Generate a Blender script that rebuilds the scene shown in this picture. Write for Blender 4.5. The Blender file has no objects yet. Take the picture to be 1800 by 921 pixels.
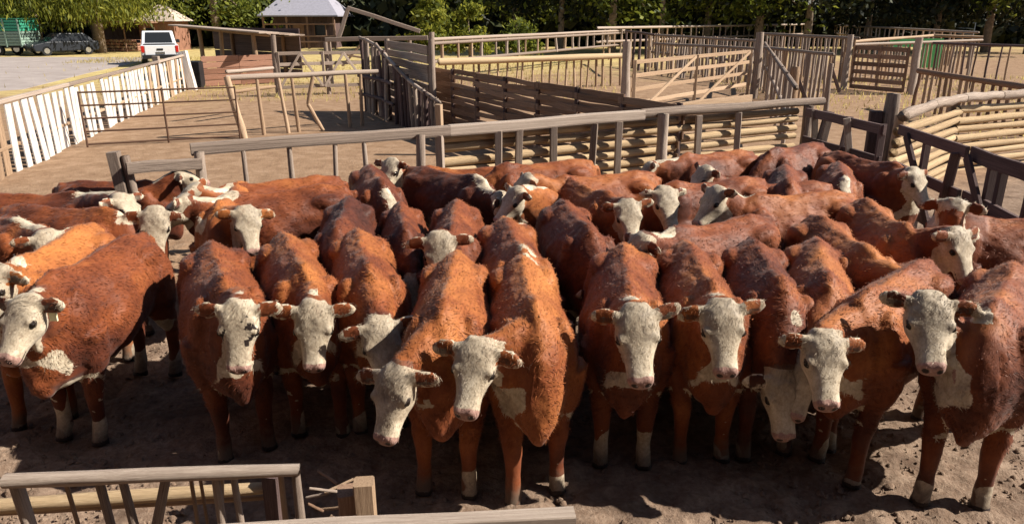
import bpy, math, random
import numpy as np
from mathutils import Vector, Matrix

random.seed(7)
rng = np.random.default_rng(7)
S = bpy.context.scene
R = math.radians

# ------------------------------------------------------------------ camera
CAM_H = 2.6
PITCH = math.atan(432 / 1300)
cam = bpy.data.cameras.new('camera')
cam.sensor_width = 36
cam.lens = 26.0
cam.clip_start = 0.05
cam.clip_end = 5000
camo = bpy.data.objects.new('camera', cam)
S.collection.objects.link(camo)
camo.location = (0, 0, CAM_H)
camo.rotation_euler = (math.pi / 2 - PITCH, 0, 0)
S.camera = camo

# ------------------------------------------------------------------ light
SUN_EL = R(38)
SUN_FRONT = R(2)             # the sun stands to the right of the pen, a touch on the camera's side
to_sun = Vector((math.cos(SUN_EL) * math.cos(SUN_FRONT), -math.cos(SUN_EL) * math.sin(SUN_FRONT), math.sin(SUN_EL)))
w = bpy.data.worlds.new('World')
S.world = w
w.use_nodes = True
nt = w.node_tree
bg = nt.nodes['Background']
sky = nt.nodes.new('ShaderNodeTexSky')
sky.sky_type = 'NISHITA'
sky.sun_disc = False
sky.sun_elevation = SUN_EL
sky.sun_rotation = math.atan2(to_sun.x, to_sun.y)
sky.dust_density = 0.6
nt.links.new(sky.outputs[0], bg.inputs[0])
bg.inputs[1].default_value = 0.05
sl = bpy.data.lights.new('sun', 'SUN')
sl.energy = 5.0
sl.angle = R(0.5)
sl.color = (1.0, 0.93, 0.82)
so = bpy.data.objects.new('sun', sl)
S.collection.objects.link(so)
so.rotation_euler = to_sun.to_track_quat('Z', 'Y').to_euler()
S.view_settings.view_transform = 'Standard'
S.view_settings.look = 'None'
S.view_settings.exposure = 0.95
S.view_settings.gamma = 1.0
S.view_settings.use_curve_mapping = False


def P(px, py, z=0.0):
    """world point seen in direction (px, py) of the 1800 x 921 photograph at height z"""
    u = (px - 900) / 1300
    v = (460.5 - py) / 1300
    c, s = math.cos(PITCH), math.sin(PITCH)
    d = (u, c + v * s, -s + v * c)
    t = (z - CAM_H) / d[2]
    return Vector((d[0] * t, d[1] * t, z))


# ------------------------------------------------------------------ materials
class NT:
    def __init__(s, name):
        s.m = bpy.data.materials.new(name)
        s.m.use_nodes = True
        s.t = s.m.node_tree
        s.b = s.t.nodes['Principled BSDF']
        s.b.inputs['Roughness'].default_value = 0.85
        s.b.inputs['Specular IOR Level'].default_value = 0.25

    def n(s, typ, **kw):
        x = s.t.nodes.new(typ)
        for k, v in kw.items():
            setattr(x, k, v)
        return x

    def l(s, a, b):
        s.t.links.new(a, b)

    def noise(s, vec, scale, detail=4, rough=0.6, dist=0.0):
        x = s.n('ShaderNodeTexNoise')
        x.inputs['Scale'].default_value = scale
        x.inputs['Detail'].default_value = detail
        x.inputs['Roughness'].default_value = rough
        x.inputs['Distortion'].default_value = dist
        if vec is not None:
            s.l(vec, x.inputs['Vector'])
        return x.outputs[0]

    def ramp(s, fac, stops):
        x = s.n('ShaderNodeValToRGB')
        e = x.color_ramp.elements
        while len(e) < len(stops):
            e.new(0.5)
        for i, (p, c) in enumerate(stops):
            e[i].position = p
            e[i].color = (c[0], c[1], c[2], 1) if not isinstance(c, (int, float)) else (c, c, c, 1)
        s.l(fac, x.inputs[0])
        return x.outputs[0]

    def mix(s, fac, a, b, mode='MIX'):
        x = s.n('ShaderNodeMix', data_type='RGBA', blend_type=mode)
        for sock, v in ((x.inputs[0], fac), (x.inputs[6], a), (x.inputs[7], b)):
            if hasattr(v, 'links'):
                s.l(v, sock)
            elif isinstance(v, (int, float)):
                sock.default_value = v
            else:
                sock.default_value = (*v, 1)
        return x.outputs[2]

    def math(s, op, a, b=None, c=None):
        x = s.n('ShaderNodeMath', operation=op)
        for i, v in enumerate((a, b, c)):
            if v is None:
                continue
            if hasattr(v, 'links'):
                s.l(v, x.inputs[i])
            else:
                x.inputs[i].default_value = v
        return x.outputs[0]

    def maprange(s, v, a, b, smooth=True):
        x = s.n('ShaderNodeMapRange')
        x.interpolation_type = 'SMOOTHSTEP' if smooth else 'LINEAR'
        x.inputs[1].default_value = a
        x.inputs[2].default_value = b
        s.l(v, x.inputs[0])
        return x.outputs[0]

    def bump(s, h, strength=0.5, dist=0.02):
        x = s.n('ShaderNodeBump')
        x.inputs['Strength'].default_value = strength
        x.inputs['Distance'].default_value = dist
        s.l(h, x.inputs['Height'])
        s.l(x.outputs[0], s.b.inputs['Normal'])

    def color(s, c):
        if hasattr(c, 'links'):
            s.l(c, s.b.inputs['Base Color'])
        else:
            s.b.inputs['Base Color'].default_value = (*c, 1)


def plain(name, col, rough=0.6, metal=0.0, vary=0.15):
    m = NT(name)
    tc = m.n('ShaderNodeTexCoord').outputs['Object']
    nz = m.noise(tc, 6, 5)
    m.color(m.mix(m.ramp(nz, [(0.3, 0.0), (0.75, 1.0)]), tuple(c * (1 - vary) for c in col), tuple(min(1, c * (1 + vary)) for c in col)))
    m.b.inputs['Roughness'].default_value = rough
    m.b.inputs['Metallic'].default_value = metal
    m.bump(m.noise(tc, 40), 0.15, 0.01)
    return m.m


def wood(name, dark, mid, light, bumpy=0.6, paint=None):
    """weathered timber: grain runs along the piece's own length (local Z of unit pieces)"""
    m = NT(name)
    tc = m.n('ShaderNodeTexCoord').outputs['Generated']
    oi = m.n('ShaderNodeObjectInfo').outputs['Random']
    mp = m.n('ShaderNodeMapping')
    mp.inputs['Scale'].default_value = (7, 7, 2.0)
    cx = m.n('ShaderNodeCombineXYZ')
    m.l(m.math('MULTIPLY', oi, 37.0), cx.inputs[2])
    m.l(m.math('MULTIPLY', oi, 11.0), cx.inputs[0])
    m.l(tc, mp.inputs['Vector'])
    m.l(cx.outputs[0], mp.inputs['Location'])
    v = mp.outputs[0]
    g = m.noise(v, 1.6, 8, 0.7, 0.4)
    mp2 = m.n('ShaderNodeMapping')
    mp2.inputs['Scale'].default_value = (3, 3, 0.35)
    m.l(v, mp2.inputs['Vector'])
    g2 = m.noise(mp2.outputs[0], 2.2, 6, 0.75)
    f = m.math('ADD', m.math('MULTIPLY', g, 0.45), m.math('MULTIPLY', g2, 0.55))
    f = m.math('ADD', f, m.math('MULTIPLY', m.math('SUBTRACT', oi, 0.5), 0.16))
    col = m.ramp(f, [(0.32, dark), (0.5, mid), (0.68, light)])
    if paint:
        pm = m.ramp(m.math('ADD', m.math('MULTIPLY', g, 0.6), m.math('MULTIPLY', g2, 0.4)), [(0.40, 0.0), (0.50, 1.0)])
        pc = m.ramp(g2, [(0.3, tuple(c * 0.72 for c in paint)), (0.65, paint)])
        col = m.mix(pm, col, pc)
    m.color(col)
    m.b.inputs['Roughness'].default_value = 0.88
    m.bump(g2, bumpy, 0.012)
    return m.m


M = {}
M['grey'] = wood('weathered_timber', (0.075, 0.052, 0.04), (0.29, 0.222, 0.178), (0.49, 0.40, 0.33))
M['tan'] = wood('tan_timber', (0.12, 0.07, 0.04), (0.35, 0.235, 0.15), (0.52, 0.38, 0.26))
M['yellow'] = wood('peeled_log', (0.13, 0.08, 0.045), (0.42, 0.295, 0.17), (0.60, 0.46, 0.29))
M['dark'] = wood('dark_timber', (0.035, 0.022, 0.022), (0.10, 0.065, 0.06), (0.19, 0.13, 0.12))
M['brown'] = wood('brown_timber', (0.07, 0.04, 0.025), (0.22, 0.13, 0.085), (0.38, 0.25, 0.17))
M['red'] = wood('red_brown_board', (0.11, 0.05, 0.03), (0.26, 0.13, 0.085), (0.36, 0.2, 0.14))
M['white'] = wood('white_paint', (0.22, 0.14, 0.09), (0.4, 0.29, 0.2), (0.5, 0.4, 0.3), 0.4, (0.68, 0.64, 0.60))
M['rust'] = plain('rusty_steel', (0.11, 0.06, 0.04), 0.6, 0.4)
M['bluegrey'] = plain('galvanised_steel', (0.20, 0.25, 0.33), 0.5, 0.5)
M['green'] = plain('green_paint', (0.12, 0.50, 0.16), 0.5)
M['black'] = plain('black_plastic', (0.015, 0.015, 0.017), 0.45)
M['tyre'] = plain('tyre_rubber', (0.02, 0.02, 0.02), 0.85)
M['carwhite'] = plain('white_car_paint', (0.62, 0.62, 0.65), 0.3, 0, 0.03)
M['cardark'] = plain('dark_car_paint', (0.022, 0.025, 0.032), 0.3, 0, 0.05)
M['glass'] = plain('dark_glass', (0.02, 0.022, 0.025), 0.08, 0, 0.05)
M['chrome'] = plain('chrome', (0.55, 0.55, 0.57), 0.2, 0.9, 0.03)
M['redlamp'] = plain('red_lamp_plastic', (0.42, 0.02, 0.015), 0.2, 0, 0.05)
M['trailer'] = plain('trailer_green_paint', (0.05, 0.30, 0.19), 0.5)
M['trailer2'] = plain('trailer_grey_green', (0.24, 0.33, 0.27), 0.6)
M['roof'] = plain('grey_metal_roof', (0.33, 0.32, 0.37), 0.5, 0.1)
M['tile'] = plain('tan_roof', (0.44, 0.36, 0.30), 0.8)
M['bark'] = plain('bark', (0.24, 0.18, 0.13), 0.95, 0, 0.4)
M['eye'] = plain('eye', (0.012, 0.008, 0.006), 0.08, 0, 0.1)
M['tag'] = plain('ear_tag_yellow', (0.75, 0.72, 0.45), 0.4, 0, 0.05)
M['stone'] = plain('pale_stone', (0.5, 0.46, 0.4), 0.9, 0, 0.3)


def leafmat(name, a, b, c, trans=0.5):
    m = NT(name)
    ge = m.n('ShaderNodeNewGeometry')
    tc = m.n('ShaderNodeTexCoord').outputs['Object']
    rp = ge.outputs['Random Per Island']
    f = m.math('ADD', m.math('MULTIPLY', rp, 0.6), m.math('MULTIPLY', m.noise(tc, 0.8), 0.5))
    m.color(m.ramp(f, [(0.2, a), (0.55, b), (0.9, c)]))
    m.b.inputs['Roughness'].default_value = 0.6
    tr = m.n('ShaderNodeBsdfTranslucent')
    m.l(m.ramp(f, [(0.2, b), (0.9, c)]), tr.inputs[0])
    mx = m.n('ShaderNodeMixShader')
    mx.inputs[0].default_value = trans
    m.l(m.b.outputs[0], mx.inputs[1])
    m.l(tr.outputs[0], mx.inputs[2])
    m.l(mx.outputs[0], m.t.nodes['Material Output'].inputs[0])
    return m.m


M['willow'] = leafmat('willow_leaves', (0.03, 0.045, 0.006), (0.13, 0.15, 0.018), (0.34, 0.33, 0.05))
M['leaf'] = leafmat('green_leaves', (0.018, 0.03, 0.005), (0.09, 0.115, 0.016), (0.25, 0.27, 0.04), 0.4)
M['conifer'] = leafmat('dark_needles', (0.005, 0.008, 0.003), (0.014, 0.019, 0.006), (0.04, 0.045, 0.014), 0.06)
M['drygrass'] = leafmat('dry_grass_blades', (0.30, 0.22, 0.08), (0.48, 0.38, 0.14), (0.6, 0.5, 0.2))


def ground_mat():
    m = NT('ground_dirt')
    tc = m.n('ShaderNodeTexCoord').outputs['Object']
    big = m.noise(tc, 0.35, 5, 0.6)
    mid = m.noise(tc, 3.0, 6, 0.65, 0.3)
    fine = m.noise(tc, 26, 6, 0.7)
    dirt = m.ramp(mid, [(0.28, (0.10, 0.068, 0.050)), (0.5, (0.25, 0.178, 0.130)), (0.75, (0.37, 0.275, 0.205))])
    dirt = m.mix(m.ramp(fine, [(0.38, 0.55), (0.6, 0.0)]), dirt, (0.12, 0.07, 0.045))
    grass = m.ramp(m.noise(tc, 1.4, 8, 0.75), [(0.3, (0.28, 0.19, 0.09)), (0.5, (0.46, 0.35, 0.15)), (0.7, (0.52, 0.46, 0.20))])
    # dry grass lies beyond the pens, trampled dirt inside them
    sp = m.n('ShaderNodeSeparateXYZ')
    m.l(tc, sp.inputs[0])
    zone = m.math('ADD', m.math('MULTIPLY', sp.outputs[1], 0.055), m.math('MULTIPLY', sp.outputs[0], -0.035))
    zone = m.math('ADD', zone, m.math('MULTIPLY', m.math('SUBTRACT', big, 0.5), 1.6))
    yard = m.math('SUBTRACT', sp.outputs[1], m.math('MULTIPLY', sp.outputs[0], 0.52))
    yard = m.math('ADD', yard, m.math('MULTIPLY', m.math('SUBTRACT', mid, 0.5), 2.5))
    dust = m.ramp(mid, [(0.25, (0.18, 0.105, 0.062)), (0.5, (0.275, 0.175, 0.108)), (0.75, (0.37, 0.25, 0.165))])
    dust = m.mix(m.ramp(fine, [(0.36, 0.4), (0.55, 0.0)]), dust, (0.20, 0.13, 0.08))
    dirt = m.mix(m.maprange(yard, 7.2, 9.0), dirt, dust)
    col = m.mix(m.maprange(zone, 1.5, 2.6), dirt, grass)
    m.color(col)
    m.b.inputs['Roughness'].default_value = 0.95
    m.b.inputs['Specular IOR Level'].default_value = 0.1
    h = m.math('ADD', m.math('MULTIPLY', m.noise(tc, 11, 6, 0.7), 1.0), m.math('MULTIPLY', fine, 0.5))
    m.bump(h, 0.7, 0.035)
    return m.m


M['ground'] = ground_mat()


def road_mat():
    m = NT('gravel_road')
    tc = m.n('ShaderNodeTexCoord').outputs['Object']
    m.color(m.ramp(m.noise(tc, 0.8, 8, 0.7), [(0.3, (0.26, 0.215, 0.195)), (0.7, (0.40, 0.345, 0.32))]))
    m.bump(m.noise(tc, 20), 0.4, 0.03)
    return m.m


M['road'] = road_mat()


def hide_mat():
    m = NT('cattle_hide')
    at = lambda n: m.n('ShaderNodeAttribute', attribute_name=n).outputs['Fac']
    tc = m.n('ShaderNodeTexCoord').outputs['Object']
    mp = m.n('ShaderNodeMapping')
    mp.inputs['Scale'].default_value = (0.55, 1.0, 0.8)
    m.l(tc, mp.inputs['Vector'])
    v = mp.outputs[0]
    n1 = m.noise(v, 9, 6, 0.65, 0.6)
    n2 = m.noise(v, 60, 5, 0.7, 0.4)
    tint = at('tint')
    f = m.math('ADD', tint, m.math('MULTIPLY', m.math('SUBTRACT', n1, 0.5), 0.46))
    f = m.math('ADD', f, m.math('MULTIPLY', m.math('SUBTRACT', n2, 0.5), 0.26))
    brown = m.ramp(f, [(0.05, (0.020, 0.006, 0.004)), (0.35, (0.085, 0.020, 0.008)), (0.62, (0.195, 0.050, 0.014)), (1.0, (0.40, 0.140, 0.036))])
    wf = m.math('ADD', m.math('MULTIPLY', n1, 0.7), m.math('MULTIPLY', n2, 0.5))
    white = m.ramp(wf, [(0.40, (0.22, 0.16, 0.11)), (0.58, (0.44, 0.36, 0.26)), (0.80, (0.66, 0.57, 0.44))])
    wmask = m.maprange(m.math('ADD', at('white'), m.math('MULTIPLY', m.math('SUBTRACT', n2, 0.5), 0.5)), 0.42, 0.58)
    col = m.mix(wmask, brown, white)
    col = m.mix(m.maprange(m.math('ADD', at('grime'), m.math('MULTIPLY', m.math('SUBTRACT', n1, 0.5), 1.2)), 0.35, 0.95), col, (0.10, 0.07, 0.05))
    col = m.mix(m.maprange(at('nose'), 0.3, 0.7), col, m.ramp(n2, [(0.3, (0.22, 0.12, 0.095)), (0.7, (0.46, 0.28, 0.23))]))
    col = m.mix(m.maprange(m.math('ADD', at('dark'), m.math('MULTIPLY', m.math('SUBTRACT', n2, 0.5), 0.4)), 0.35, 0.7), col, (0.022, 0.014, 0.012))
    m.color(col)
    m.b.inputs['Roughness'].default_value = 0.56
    m.b.inputs['Specular IOR Level'].default_value = 0.2
    m.b.inputs['Sheen Weight'].default_value = 0.08
    m.bump(m.math('ADD', n1, m.math('MULTIPLY', n2, 0.5)), 0.32, 0.015)
    return m.m


M['hide'] = hide_mat()

# ------------------------------------------------------------------ object helpers
COL = S.collection


def tag(o, label=None, cat=None, group=None, kind=None):
    if label: o['label'] = label
    if cat: o['category'] = cat
    if group: o['group'] = group
    if kind: o['kind'] = kind
    return o


def thing(name, loc, label, cat, group=None):
    o = bpy.data.objects.new(name, None)
    o.empty_display_size = 0.2
    COL.objects.link(o)
    o.location = loc
    return tag(o, label, cat, group)


def link(name, me, mat=None, parent=None, mw=None):
    o = bpy.data.objects.new(name, me)
    COL.objects.link(o)
    if mat is not None and not me.materials:
        me.materials.append(mat)
    if parent is not None:
        o.parent = parent
        b = parent
        off = Vector(b.location)
        while b.parent is not None:
            b = b.parent
            off += Vector(b.location)
        if mw is not None:
            o.matrix_local = Matrix.Translation(-off) @ mw
    elif mw is not None:
        o.matrix_local = mw
    return o


def mesh(name, v, f, smooth=False):
    me = bpy.data.meshes.new(name)
    me.from_pydata([tuple(x) for x in v], [], f)
    me.update()
    if smooth:
        me.polygons.foreach_set('use_smooth', [True] * len(me.polygons))
    return me


def unit_log(seed, n=8, rings=5, wob=0.16, taper=0.12):
    r = random.Random(seed)
    v, f = [], []
    for i in range(rings):
        z = i / (rings - 1)
        cx, cy = r.uniform(-wob, wob) * 1.2, r.uniform(-wob, wob) * 1.2
        if i in (0, rings - 1): cx *= .4; cy *= .4
        rad = (1 - taper * z) * r.uniform(0.92, 1.06)
        for k in range(n):
            a = 2 * math.pi * k / n
            q = rad * r.uniform(0.94, 1.06)
            v.append((cx + math.cos(a) * q, cy + math.sin(a) * q, z))
    for i in range(rings - 1):
        for k in range(n):
            a, b = i * n + k, i * n + (k + 1) % n
            f.append((a, b, b + n, a + n))
    f.append(tuple(reversed(range(n))))
    f.append(tuple((rings - 1) * n + k for k in range(n)))
    return mesh('log', v, f, True)


def unit_board(seed, rings=4):
    r = random.Random(seed)
    v, f = [], []
    prof = [(-1, -.72), (-.86, -1), (.86, -1), (1, -.72), (1, .72), (.86, 1), (-.86, 1), (-1, .72)]
    n = 8
    for i in range(rings):
        z = i / (rings - 1)
        cx, cy = r.uniform(-.06, .06), r.uniform(-.15, .15)
        sx = r.uniform(.93, 1.05)
        for (x, y) in prof:
            v.append((cx + x * sx, cy + y, z))
    for i in range(rings - 1):
        for k in range(n):
            a, b = i * n + k, i * n + (k + 1) % n
            f.append((a, b, b + n, a + n))
    f.append(tuple(reversed(range(n))))
    f.append(tuple((rings - 1) * n + k for k in range(n)))
    return mesh('board', v, f, False)


UNITS = {}


def unit(kind, mat):
    key = (kind, mat, random.randrange(5))
    if key not in UNITS:
        me = unit_log(hash(str(key[2])) % 999 + key[2] * 31) if kind == 'log' else unit_board(key[2] * 17 + 3)
        me.materials.append(M[mat])
        UNITS[key] = me
    return UNITS[key]


def piece(name, parent, p0, p1, wx, wy, mat, kind='log', up=Vector((0, 0, 1)), roll=0.0):
    """one stick or board from p0 to p1; half sizes wx (across, along the 'side') and wy"""
    p0, p1 = Vector(p0), Vector(p1)
    d = p1 - p0
    z = d.normalized()
    ref = Vector(up)
    if abs(z.dot(ref)) > 0.97: ref = Vector((1, 0, 0))
    x = ref.cross(z).normalized()
    y = z.cross(x)
    if roll:
        x, y = x * math.cos(roll) + y * math.sin(roll), y * math.cos(roll) - x * math.sin(roll)
    mw = Matrix((x * wx, y * wy, d)).transposed().to_4x4()
    mw.translation = p0
    return link(name, unit(kind, mat), None, parent, mw)


def hz(v, z):
    return Vector((v.x, v.y, z))


def lerp(a, b, t):
    return a + (b - a) * t


class MB:
    """collects boxes and prisms into one mesh"""
    def __init__(s): s.v = []; s.f = []

    def box(s, c, h, rz=0.0):
        i = len(s.v)
        cr, sr = math.cos(rz), math.sin(rz)
        for dx in (-1, 1):
            for dy in (-1, 1):
                for dz in (-1, 1):
                    x, y = dx * h[0], dy * h[1]
                    s.v.append((c[0] + x * cr - y * sr, c[1] + x * sr + y * cr, c[2] + dz * h[2]))
        for q in ((0, 1, 3, 2), (4, 6, 7, 5), (0, 4, 5, 1), (2, 3, 7, 6), (0, 2, 6, 4), (1, 5, 7, 3)):
            s.f.append(tuple(i + k for k in q))
        return s

    def prism(s, prof, x0, x1, inset=0.0):
        """profile in (y, z), extruded along x"""
        i = len(s.v)
        n = len(prof)
        for x in (x0, x1):
            for (y, z) in prof: s.v.append((x, y, z))
        for k in range(n):
            s.f.append((i + k, i + (k + 1) % n, i + n + (k + 1) % n, i + n + k))
        s.f.append(tuple(reversed(range(i, i + n))))
        s.f.append(tuple(range(i + n, i + 2 * n)))
        return s

    def cyl(s, c, axis, r, h, n=16):
        i = len(s.v)
        ax = Vector(axis).normalized()
        a = ax.orthogonal().normalized()
        b = ax.cross(a)
        for q in (-h, h):
            for k in range(n):
                t = 2 * math.pi * k / n
                s.v.append(tuple(Vector(c) + ax * q + a * math.cos(t) * r + b * math.sin(t) * r))
        for k in range(n):
            s.f.append((i + k, i + (k + 1) % n, i + n + (k + 1) % n, i + n + k))
        s.f.append(tuple(reversed(range(i, i + n))))
        s.f.append(tuple(range(i + n, i + 2 * n)))
        return s

    def build(s, name, mat, parent=None, bevel=0.0, mw=None):
        me = mesh(name, s.v, s.f)
        if bevel:
            import bmesh
            b = bmesh.new()
            b.from_mesh(me)
            bmesh.ops.recalc_face_normals(b, faces=b.faces)
            bmesh.ops.bevel(b, geom=b.edges[:], offset=bevel, segments=2, affect='EDGES', profile=0.6)
            b.to_mesh(me)
            b.free()
        return link(name, me, M[mat] if isinstance(mat, str) else mat, parent, mw)


# ------------------------------------------------------------------ numpy noise
def vnoise(p, seed=0):
    p = np.asarray(p, dtype=np.float64)
    i = np.floor(p).astype(np.int64)
    f = p - i
    f = f * f * (3 - 2 * f)

    def h(ix, iy, iz):
        n = (ix * 73856093) ^ (iy * 19349663) ^ (iz * 83492791) ^ (seed * 2654435)
        n = (n ^ (n >> 13)) * 1274126177
        n = n & 0x7fffffff
        n = (n ^ (n >> 16)) * 60493
        return ((n & 0xffff) / 65535.0)
    r = 0
    for dx in (0, 1):
        for dy in (0, 1):
            for dz in (0, 1):
                wt = (f[:, 0] if dx else 1 - f[:, 0]) * (f[:, 1] if dy else 1 - f[:, 1]) * (f[:, 2] if dz else 1 - f[:, 2])
                r = r + wt * h(i[:, 0] + dx, i[:, 1] + dy, i[:, 2] + dz)
    return r * 2 - 1


def fbm(p, seed=0, o=3):
    r, a = 0, 1.0
    for k in range(o):
        r = r + a * vnoise(p * (2 ** k), seed + k)
        a *= 0.5
    return r


# ------------------------------------------------------------------ ground and road
def make_ground():
    xs = np.concatenate([[-900, -400, -180, -90, -50, -30, -20, -14, -10, -8], np.arange(-7, 7.01, 0.05), [8, 10, 14, 20, 30, 50, 90, 180, 400, 900]])
    ys = np.concatenate([[-60, -20, -8, -2, 1], np.arange(2.2, 5.6, 0.028), np.arange(5.6, 10, 0.06), [11, 12, 14, 17, 20, 25, 30, 40, 60, 90, 150, 300, 700, 1500]])
    X, Y = np.meshgrid(xs, ys)
    p = np.stack([X.ravel(), Y.ravel(), np.zeros(X.size)], 1)
    fade = np.clip((7 - np.abs(p[:, 0])) / 1.5, 0, 1) * np.clip((p[:, 1] - 2.2) / 0.5, 0, 1) * np.clip((10 - p[:, 1]) / 2, 0, 1)
    z = fbm(p * 1.1, 3, 2) * 0.014 + fbm(p * 11, 5, 3) * 0.016 + np.maximum(0, vnoise(p * 17, 11)) * 0.026
    hoof = np.maximum(0, vnoise(p * 9 + 50, 21) - 0.35) * -0.05
    p[:, 2] = (z + hoof) * fade - 0.02 * (1 - fade) * 0
    nx, ny = len(xs), len(ys)
    idx = np.arange(nx * ny).reshape(ny, nx)
    f = np.stack([idx[:-1, :-1], idx[:-1, 1:], idx[1:, 1:], idx[1:, :-1]], -1).reshape(-1, 4)
    me = mesh('ground', p.tolist(), f.tolist(), True)
    tag(link('ground', me, M['ground']), kind='structure')


make_ground()
rp = [P(-400, 185), P(40, 158), P(160, 128), P(235, 112), P(300, 102), P(120, 101), P(-100, 101), P(-700, 108)]
rv = [(q.x, q.y, 0.012) for q in rp] + [(q.x, q.y, -0.3) for q in rp]
n = len(rp)
tag(link('road', mesh('road', rv, [tuple(range(n))] + [(i, (i + 1) % n, n + (i + 1) % n, n + i) for i in range(n)]), M['road']), kind='structure')


def clods():
    """loose lumps of dry dung and earth trodden over the pen floor"""
    v, f = [], []
    r = random.Random(5)
    for _ in range(6500):
        y = 2.9 + 3.0 * r.random() ** 1.6
        x = r.uniform(-0.8, 0.8) * y * 1.05
        s = 0.006 + 0.022 * r.random() ** 3
        i = len(v)
        for k in range(6):
            a = k * math.pi / 3 + r.uniform(-.4, .4)
            q = s * r.uniform(.7, 1.3)
            v.append((x + q * math.cos(a), y + q * math.sin(a), r.uniform(-.01, .004)))
        for k in range(3):
            a = k * 2.1 + r.uniform(-.4, .4)
            v.append((x + .5 * s * math.cos(a), y + .5 * s * math.sin(a), .004 + s * r.uniform(.25, .7)))
        for k in range(6):
            a, b = i + k, i + (k + 1) % 6
            f.append((a, b, i + 6 + k // 2))
        for k in range(3):
            f.append((i + (2 * k + 2) % 6, i + 6 + (k + 1) % 3, i + 6 + k))
        f.append((i + 6, i + 7, i + 8))
    o = link('dirt_clod', mesh('dirt_clod', v, f, True), M['ground'])
    tag(o, 'loose lumps of dry earth and dung trodden over the pen floor', 'dirt', kind='stuff')


clods()

# ------------------------------------------------------------------ cattle
def ring(c, s, u, hw, up, dn, n=20, pw=0.85):
    a = np.arange(n) * 2 * math.pi / n
    ca, sa = np.cos(a), np.sin(a)
    x = np.sign(ca) * np.abs(ca) ** pw * hw
    y = np.sign(sa) * np.abs(sa) ** pw
    y = np.where(y > 0, y * up, y * dn)
    return c[None, :] + x[:, None] * s[None, :] + y[:, None] * u[None, :]


class Shell:
    def __init__(s): s.v = []; s.f = []; s.n = 0

    def loft(s, rings):
        m = len(rings[0])
        b = s.n
        for r in rings: s.v.append(r)
        k = len(rings)
        s.v.append(rings[0].mean(0)[None]); s.v.append(rings[-1].mean(0)[None])
        for i in range(k - 1):
            for j in range(m):
                a, c = b + i * m + j, b + i * m + (j + 1) % m
                s.f.append((a, c, c + m, a + m))
        e0, e1 = b + k * m, b + k * m + 1
        for j in range(m):
            s.f.append((b + (j + 1) % m, b + j, e0))
            s.f.append((b + (k - 1) * m + j, b + (k - 1) * m + (j + 1) % m, e1))
        s.n += k * m + 2

    def tube(s, pts, rad, flat=1.0, n=12):
        pts = [np.array(p, float) for p in pts]
        rr = []
        for i, p in enumerate(pts):
            t = pts[min(i + 1, len(pts) - 1)] - pts[max(i - 1, 0)]
            t = t / np.linalg.norm(t)
            ref = np.array([1.0, 0, 0]) if abs(t[2]) > .6 else np.array([0, 0, 1.0])
            a = np.cross(t, ref); a /= np.linalg.norm(a)
            bb = np.cross(t, a)
            r = rad[i]
            r = r if isinstance(r, tuple) else (r, r)
            rr.append(ring(p, -a, bb, r[0], r[1], r[1], n, 1.0))
        s.loft(rr)

    def ell(s, c, h, n=14, k=9):
        c = np.array(c, float)
        rr = []
        for i in range(k):
            a = math.pi * (i + .35) / (k - .3)
            q = math.sin(a)
            rr.append(ring(c + np.array([0, 0, -math.cos(a) * h[2]]), np.array([1., 0, 0]), np.array([0, 1., 0]), q * h[0], q * h[1], q * h[1], n, 1.0))
        s.loft(rr)


TORSO = [  # x, top, bottom, half width
    (-.81, 1.06, .90, .06), (-.775, 1.15, .80, .15), (-.70, 1.20, .70, .225), (-.58, 1.225, .64, .265),
    (-.44, 1.235, .59, .285), (-.28, 1.215, .55, .30), (-.10, 1.20, .50, .325), (.10, 1.20, .475, .33),
    (.26, 1.215, .47, .305), (.40, 1.235, .475, .27), (.52, 1.20, .49, .235), (.62, 1.13, .50, .195), (.70, 1.03, .53, .14), (.745, .93, .60, .07)]


def nz(v):
    return v / max(1e-9, np.linalg.norm(v))


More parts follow.
